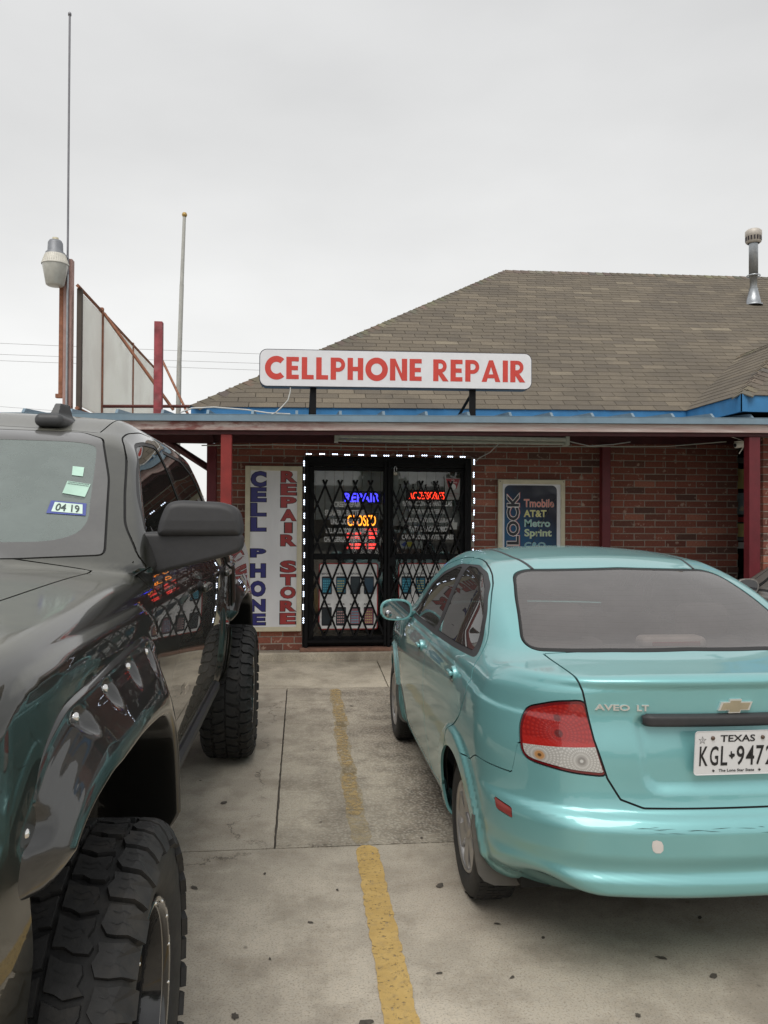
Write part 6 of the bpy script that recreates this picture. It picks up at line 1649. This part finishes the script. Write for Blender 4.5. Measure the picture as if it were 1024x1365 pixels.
# arch black rim boundary hidden by flares
def spline(P, n):
    P = np.array(P, float); d = np.r_[0, np.cumsum(np.linalg.norm(np.diff(P, axis=0), axis=1))]; t = np.linspace(0, d[-1], n)
    return np.stack([pw(t, d, P[:, 0]), pw(t, d, P[:, 1])], -1)
nU, nT = 200, 34
O_, I_ = spline(FO, nU), spline(FI, nU)
boltsU = [.07, .215, .34, .47, .60, .80]
hs_t = [0, 0.0, .04, .12, .30, .55, .80, .93, .985, 1.0, 1.0]; hs_h = [-.03, .010, .026, .030, .046, .070, .089, .093, .084, .06, -.20]
s_par = np.linspace(0, 1, len(hs_t)); 
flares = []
def flare(dy, sd_):
    uu = np.linspace(0, 1, nU)
    # param k along the section; denser list
    k = np.linspace(0, 1, nT*2); tt = np.interp(k, s_par, hs_t); hh = pw(k, s_par, hs_h)
    Y = O_[:, 0][:, None]*(1-tt)+I_[:, 0][:, None]*tt; Z = O_[:, 1][:, None]*(1-tt)+I_[:, 1][:, None]*tt
    H = np.repeat(hh[None], nU, 0)
    end = np.minimum(1, np.minimum(uu, 1-uu)/.05)[:, None]; H = np.where(H > -.02, H*(.35+.65*np.sqrt(end)), H)
    for ub in boltsU:
        # elongated pocket, from the bolt towards the opening
        du = (uu-ub)[:, None]/.020; dt = (tt-.20)[None]/.15
        e_ = np.sqrt(du**2+np.where(dt > 0, dt*.55, dt*1.4)**2)
        H = H-np.where((k[None] > .12) & (k[None] < .85), .020*sst(1.15, .55, e_), 0)
    X = 1.0+np.where(H > -.01, H*(1+.06*sst(.35, .85, uu)[:, None]), H)-.03*sst(.25, 0, uu)[:, None]
    if sd_ < 0: X = -X
    vs = np.stack([X, Y+dy, Z], -1).reshape(-1, 3); m = nT*2
    b = MB(); b.smooth = True; b.add(vs, [(i*m+j, (i+1)*m+j, (i+1)*m+j+1, i*m+j+1) for i in range(nU-1) for j in range(m-1)])
    o = b.build('fender_flare', MATS.get('flare_gloss') or paint('flare_gloss', (.009, .009, .008), .1, .30, dust=.05, dustcol=(.17, .165, .14), coatr=.004), truck)
    for ub in boltsU:
        i = int(ub*(nU-1)); t_ = .20; y_ = O_[i, 0]*(1-t_)+I_[i, 0]*t_+dy; z_ = O_[i, 1]*(1-t_)+I_[i, 1]*t_
        b = MB(); b.lathe([(0, .010), (.006, .009), (.0095, .005), (.010, -.004)], 18, Matrix.Translation((sd_*(1.026-.03*sst(.25, 0, ub)), y_, z_))@Matrix.Diagonal((sd_, 1, 1, 1))); b.build('bolt', chrome, o)
for dy in (0., 3.64):
    for sd_ in (-1, 1): flare(dy, sd_)
# wheel wells
for dy in (0., 3.64):
    for sd_ in (-1, 1):
        b = MB(); P = spline([(-.475, .6), (-.475, .86), (-.50, .95)]+FM[1:], 40); n = len(P)
        vs = [(sd_*.995, y+dy, z) for y, z in P]+[(sd_*.55, y+dy, z+.03) for y, z in P]+[(sd_*.55, dy, .8)]
        b.add(vs, [(i, i+1, n+i+1, n+i) for i in range(n-1)]+[(n+i, n+i+1, 2*n) for i in range(n-1)]); wl_ = b.build('wheel_well', under, truck, fixn=False)
        for (y, z) in ((.33, .98), (.20, 1.06), (.42, .82), (.28, .80)):
            b = MB(); b.lathe([(0, .004), (.012, .004), (.02, 0)], 12, Matrix.Translation((sd_*.70, dy+y, z))@Matrix.Rotation(radians(60)*sd_, 4, 'Z')); b.build('push_clip', plastic, wl_)
b = MB(); b.box(-.72, .72, -.6, 4.75, .55, .75); b.box(-.85, .85, .75, 2.8, .60, .72); b.build('frame_rails', under, truck)
b = MB(); b.tube([(-.98, 0, .445), (.98, 0, .445)], .045, 10); b.tube([(-.98, 3.64, .445), (.98, 3.64, .445)], .06, 10); b.tube([(-.7, 0, .5), (-.66, .1, 1.1)], .035, 8); b.tube([(.7, 0, .5), (.66, .1, 1.1)], .035, 8); b.build('axles', under, truck)
# rocker step edge
for sd_ in (-1, 1):
    b = MB(); b.bbox(min(sd_*.93, sd_*.985), max(sd_*.93, sd_*.985), .75, 2.88, .605, .665, .015); b.build('rocker_trim', plastic, truck)
# mirrors
for sd_ in (-1, 1):
    hp = [(.962, 1.543), (1.256, 1.543), (1.254, 1.60), (1.238, 1.648), (1.19, 1.668), (1.04, 1.674), (.998, 1.662), (.976, 1.61)]
    ap = [(.875, 1.562), (1.254, 1.562), (1.254, 1.495), (1.20, 1.476), (1.0, 1.425), (.960, 1.412), (.915, 1.455)]
    fh = lambda x, y, z, sd_=sd_: rmax(sdpoly(x*sd_, z, hp, .03)+.004, np.abs(y-.915-.05*(x*sd_-1.1))-(.078-.10*np.maximum(z-1.60, 0)), .026)
    fa = lambda x, y, z, sd_=sd_: rmax(sdpoly(x*sd_, z, ap, .03)+.002, np.abs(y-.925)-.068, .016)
    blob('mirror_cap', fh, (sd_*1.11-.2, .78, 1.50), (sd_*1.11+.2, 1.06, 1.70), .006, (sd_*1.11, .92, 1.60), plastic, truck)
    blob('mirror_arm', fa, (sd_*1.06-.22, .80, 1.38), (sd_*1.06+.22, 1.05, 1.60), .006, (sd_*1.06, .925, 1.51), plastic, truck)
    b = MB(); b.add([(sd_*.90, .80, 1.47), (sd_*.945, .90, 1.47), (sd_*.93, 1.02, 1.56), (sd_*.865, 1.0, 1.68), (sd_*.935, .99, 1.40), (sd_*.965, .99, 1.42)], [(0, 1, 2, 3), (0, 4, 5, 1), (1, 5, 2)]); b.build('mirror_sail', plastic, truck, fixn=False)
    b = MB(); b.prism([(sd_*1.00, 1.50), (sd_*1.22, 1.50), (sd_*1.21, 1.635), (sd_*1.01, 1.635)], .984, .988); b.build('mirror_glass', MATS['mirror_glass'], truck)
    blob('puddle_lamp', rbox_f((sd_*1.02, .925, 1.452), (.02, .03, .015), .012), (sd_*1.02-.04, .87, 1.42), (sd_*1.02+.04, .98, 1.48), .006, (sd_*1.02, .925, 1.452), seal, truck)
    for yh in (1.84, 2.90):
        o = blob('door_handle', rbox_f((sd_*1.025, yh, 1.295), (.016, .10, .018), .014), (sd_*1.025-.04, yh-.13, 1.25), (sd_*1.025+.04, yh+.13, 1.34), .01, (sd_*1.025, yh, 1.295), bpaint, truck)
        b = MB(); b.lathe([(0, .002), (.04, .002), (.045, -.004)], 20, Matrix.Translation((sd_*.995, yh, 1.29))@Matrix.Diagonal((sd_, 1.6, .8, 1))); b.build('handle_recess', seal, o)
# shark fin aerial
def fin(x, y, z):
    base = rbox_f((.46, 1.47, 1.995), (.055, .12, .026), .024)(x, y, z)
    up = np.maximum(np.abs(x-.46-(y-1.47)*.3)-.020*(1-np.clip((z-1.99)/.12, 0, 1)*.6), np.maximum(z-(1.985+.092), np.maximum((1.43-y)+(z-1.99)*.55, (y-1.545)-(2.05-z)*.25)))
    return smin(base, up, .02)
blob('roof_aerial', fin, (.34, 1.3, 1.93), (.58, 1.65, 2.12), .006, (.46, 1.48, 1.995), simple('grey_plastic', (.05, .052, .055), .5), truck)
# roof seam strip
# stickers on the inside of the windshield
def wsy(x, z, off):
    return .52+.13*(abs(x)/.8)**2+(z-1.46)*.66/.46-off*1.6
def sticker(nm, quad, mat, off=.002, parent=None):
    b = MB(); b.add([(x, float(wsy(x, z, off)), z) for x, z in quad], [tuple(range(len(quad)))]); return b.build(nm, mat, truck, fixn=False)
pale_green = simple('sticker_pale_green', (.42, .62, .52), .6); navy = simple('sticker_navy', (.07, .09, .30), .6); plw = simple('sticker_offwhite', (.58, .72, .64), .6)
# rows follow the glass plane: (x, z)
sticker('inspection_sticker', [(.632, 1.795), (.671, 1.791), (.684-.005, 1.756), (.642, 1.760)], pale_green)
sticker('window_decal', [(.637, 1.738), (.714, 1.727), (.719-.006, 1.680), (.638, 1.693)], pale_green)
sticker('registration_sticker', [(.615, 1.666), (.726, 1.657), (.738, 1.615), (.618, 1.623)], navy)
rs = sticker('registration_panel', [(.629, 1.661), (.716, 1.653), (.727, 1.621), (.631, 1.629)], plw, .0035)
# lettering 04 19 mapped on the sticker quad
v, fs = text_geo('04 19', .015); lo, hi = v.min(0), v.max(0)
A4 = [np.array(p) for p in ((.640, 1.632), (.718, 1.6245), (.708, 1.650), (.638, 1.657))]
vs = []
for q_ in v:
    a = (q_[0]-lo[0])/(hi[0]-lo[0]); c2 = (q_[1]-lo[1])/(hi[1]-lo[1]); p_ = (A4[0]*(1-a)+A4[1]*a)*(1-c2)+(A4[3]*(1-a)+A4[2]*a)*c2
    vs.append((p_[0], float(wsy(p_[0], p_[1], .005)), p_[1]))
b = MB(); b.add(vs, fs); b.build('lettering', simple('sticker_ink', (.04, .06, .06), .6), truck, fixn=False)
for z0 in (1.733, 1.727, 1.686):
    b = MB()
    for k in range(14):
        xx = .642+k*.005; b.add([(xx, float(wsy(xx, z0-(xx-.642)*.13, .0035)), z0-(xx-.642)*.13), (xx+.0035, float(wsy(xx, z0-(xx-.642)*.13, .0035)), z0-(xx-.642)*.13), (xx+.0035, float(wsy(xx, z0+.002-(xx-.642)*.13, .0035)), z0+.0025-(xx-.642)*.13), (xx, float(wsy(xx, z0+.002-(xx-.642)*.13, .0035)), z0+.0025-(xx-.642)*.13)], [(0, 1, 2, 3)])
    b.build('sticker_print', MATS['sticker_ink'], truck, fixn=False)
# interior
for x in (-.42, .42):
    for y in (1.75, 2.55):
        blob('seat', rbox_f((x, y, 1.25), (.26, .11, .38), .09), (x-.32, y-.18, .8), (x+.32, y+.18, 1.7), .03, (x, y, 1.25), seatm, truck)
        blob('headrest', rbox_f((x, y+.02, 1.72), (.13, .055, .085), .05), (x-.2, y-.1, 1.58), (x+.2, y+.14, 1.85), .02, (x, y+.02, 1.72), seatm, truck)
b = MB(); b.bbox(-.85, .85, .70, 1.15, 1.0, 1.50, .05); b.build('dashboard', inter, truck)
b = MB(); n = 36; c0 = Vector((.42, 1.22, 1.47)); tl_ = Matrix.Rotation(radians(-25), 4, 'X')
P = [c0+(tl_@Vector((.19*cos(2*pi*k/n), 0, .19*sin(2*pi*k/n)))) for k in range(n+1)]; b.tube(P, .015, 8, False); b.tube([c0+tl_@Vector((-.18, 0, 0)), c0+tl_@Vector((.18, 0, 0))], .02, 6); b.tube([c0, c0+Vector((0, -.25, -.08))], .03, 8); b.build('steering_wheel', inter, truck)
# door badge
b = MB()
v, fs = text_geo('Z71', .02); lo, hi = v.min(0), v.max(0)
b.add([(1.0035, 1.30+(q_[0]-lo[0])/(hi[0]-lo[0])*.10, .915+(q_[1]-lo[1])/(hi[1]-lo[1])*.032) for q_ in v], fs); b.build('badge', chrome, truck, fixn=False)
# wheels
def truck_wheel():
    W_ = bpy.data.objects.new('wheel', None); COL.objects.link(W_)
    H = .158; R = .431      # half width, carcass radius; axis x, outer face +x
    b = MB(); prof = [(.255, .115), (.27, .135), (.30, .150), (.35, .158), (.39, .153), (.415, .142), (.427, .120), (R, .08), (R, -.08), (.427, -.120), (.415, -.142), (.35, -.158), (.27, -.135), (.255, -.115)]
    b.lathe(prof, 96); b.build('tyre', rubber, W_)
    # lugs
    def pos(s, t, h):
        """s in turns, t lateral -1..1 (beyond 1 wraps on the sidewall), h height"""
        a = 2*pi*s; at = abs(t); sg = 1 if t >= 0 else -1
        xs = [0, .55, .80, .92, 1.0, 1.08, 1.2]; X = np.interp(at, xs, [0, .085, .122, .138, .148, .156, .161]); Rr = np.interp(at, xs, [.432, .431, .428, .421, .409, .392, .372])
        hx = np.interp(at, [0, .85, 1.0, 1.2], [0, .15, .6, 1.]); r_ = Rr+h*(1-hx*.75); x_ = (X+h*hx*.9)*sg
        return (x_, r_*cos(a), r_*sin(a))
    NC = 36; cell = 1/NC
    rn = random.Random(4)
    SHL_OLD = [[(.04, .60), (.10, .78), (.06, .93), (.06, 1.06), (.10, 1.19), (.72, 1.19), (.80, 1.06), (.80, .93), (.86, .78), (.80, .66), (.56, .58), (.30, .66)],
           [(.04, .54), (.10, .78), (.06, .93), (.06, 1.02), (.06, 1.12), (.80, 1.12), (.80, 1.02), (.80, .93), (.86, .78), (.80, .60), (.50, .52), (.30, .60)]]
    SHL = [[(.03, .62), (.07, .78), (.02, .93), (.02, 1.06), (.05, 1.19), (.80, 1.19), (.86, 1.06), (.86, .93), (.91, .78), (.87, .66), (.60, .56), (.30, .60)],
           [(.03, .57), (.07, .78), (.02, .93), (.02, 1.02), (.03, 1.12), (.84, 1.12), (.86, 1.02), (.86, .93), (.91, .78), (.87, .60), (.55, .53), (.28, .60)]]
    MIDL = [[(.02, .025), (.24, .26), (.16, .50), (.42, .50), (.66, .44), (.92, .54), (1.10, .50), (1.06, .30), (.90, .18), (.88, .025)],
            [(.02, .025), (.22, .22), (.30, .44), (.52, .47), (.78, .42), (1.0, .52), (1.08, .28), (.94, .16), (.86, .025)]]
    b = MB()
    def lug(poly, s0, sg, h=.0135):
        n = len(poly); c = (sum(p[0] for p in poly)/n, sum(p[1] for p in poly)/n)
        top = [pos((s0+c[0]+(p[0]-c[0])*.95)*cell if True else 0, sg*(c[1]+(p[1]-c[1])*.95), h) for p in poly]
        bot = [pos((s0+p[0])*cell, sg*p[1], -.004) for p in poly]; ctr = pos((s0+c[0])*cell, sg*c[1], h)
        vs = bot+top+[ctr]; fs = [(i, (i+1) % n, n+(i+1) % n, n+i) for i in range(n)]+[(n+i, n+(i+1) % n, 2*n) for i in range(n)]
        b.add(vs, fs)
    for k in range(NC):
        lug(SHL[k % 2], k, 1); lug(SHL[(k+1) % 2], k+.5, -1); lug(MIDL[k % 2], k+.25, 1); lug(MIDL[(k+1) % 2], k+.75, -1)
    o = b.build('tread_lugs', rubber, W_); o['kind'] = 'stuff'
    b = MB()   # sipes: thin dark blades laid in the lug tops
    for k in range(NC):
        for sg, sh_ in ((1, 0), (-1, .5)):
            for d in (.26, .56):
                P = [(d, .70), (d+.05, .78), (d-.02, .84), (d+.03, .92)]
                for (a0, t0), (a1, t1) in zip(P, P[1:]):
                    b.add([pos((k+sh_+a0-.012)*cell, sg*t0, .0139), pos((k+sh_+a0+.012)*cell, sg*t0, .0139), pos((k+sh_+a1+.012)*cell, sg*t1, .0139), pos((k+sh_+a1-.012)*cell, sg*t1, .0139)], [(0, 1, 2, 3)])
            for P in ([(.40, .12), (.52, .24), (.44, .34), (.60, .40)], [(.62, .14), (.70, .26), (.66, .36)]):
                for (a0, t0), (a1, t1) in zip(P, P[1:]):
                    b.add([pos((k+sh_+.25+a0-.012)*cell, sg*t0, .0139), pos((k+sh_+.25+a0+.012)*cell, sg*t0, .0139), pos((k+sh_+.25+a1+.012)*cell, sg*t1, .0139), pos((k+sh_+.25+a1-.012)*cell, sg*t1, .0139)], [(0, 1, 2, 3)])
    o = b.build('tread_sipes', seal, W_, fixn=False); o['kind'] = 'stuff'
    gb = MATS.get('gloss_black_rim') or simple('gloss_black_rim', (.015, .015, .016), .18, .5, coat=1)
    b = MB(); b.lathe([(.258, .128), (.266, .136), (.262, .143), (.250, .140), (.243, .125), (.236, .06), (.225, -.03), (.222, -.10)], 72); b.build('rim', gb, W_)
    b = MB(); b.lathe([(.2425, .1255), (.2445, .128), (.2465, .1255)], 72); b.build('rim_ring', simple('dull_ring', (.30, .30, .30), .3, .9), W_)
    b = MB()
    for k in range(8):
        a = 2*pi*k/8; ca, sa = cos(a), sin(a); vs = []
        for r_, w_, x_ in ((.05, .022, .03), (.15, .022, .045), (.236, .034, .075)):
            for s_ in (-1, 1):
                for dx in (0, -.03): vs.append((x_+dx, r_*ca-s_*w_*sa, r_*sa+s_*w_*ca))
        b.add(vs, [(0, 4, 6, 2), (4, 8, 10, 6), (1, 3, 7, 5), (5, 7, 11, 9), (0, 1, 5, 4), (4, 5, 9, 8), (2, 6, 7, 3), (6, 10, 11, 7)])
    b.build('spokes', gb, W_)
    b = MB(); b.lathe([(0, .055), (.045, .05), (.055, .03), (.06, 0)], 28); b.build('centre_cap', gb, W_)
    b = MB(); b.lathe([(.20, -.03), (0, -.03)], 40); b.build('brake_disc', simple('dark_metal', (.03, .028, .026)), W_)
    for k in range(16):
        a = 2*pi*(k+.5)/16; b = MB(); b.lathe([(0, .010), (.006, .009), (.008, 0)], 10, Matrix.Translation((.138, .2535*cos(a), .2535*sin(a)))@Matrix.Scale(.6, 4)); b.build('rim_bolt', chrome, W_)
    for k in range(6):
        a = 2*pi*k/6; b = MB(); b.lathe([(0, .03), (.010, .028), (.011, 0)], 8, Matrix.Translation((.03, .075*cos(a), .075*sin(a)))); b.build('lug_nut', chrome, W_)
    return W_
w0 = truck_wheel(); w0.parent = truck; first = True
for x, y in ((.974, 0), (-.974, 0), (.985, 3.64), (-.985, 3.64)):
    w = w0 if first else copy_tree(w0, truck); first = False
    w.location = (x, y, .445); w.rotation_euler = (.12 if y else .0, 0, 0 if x > 0 else pi)
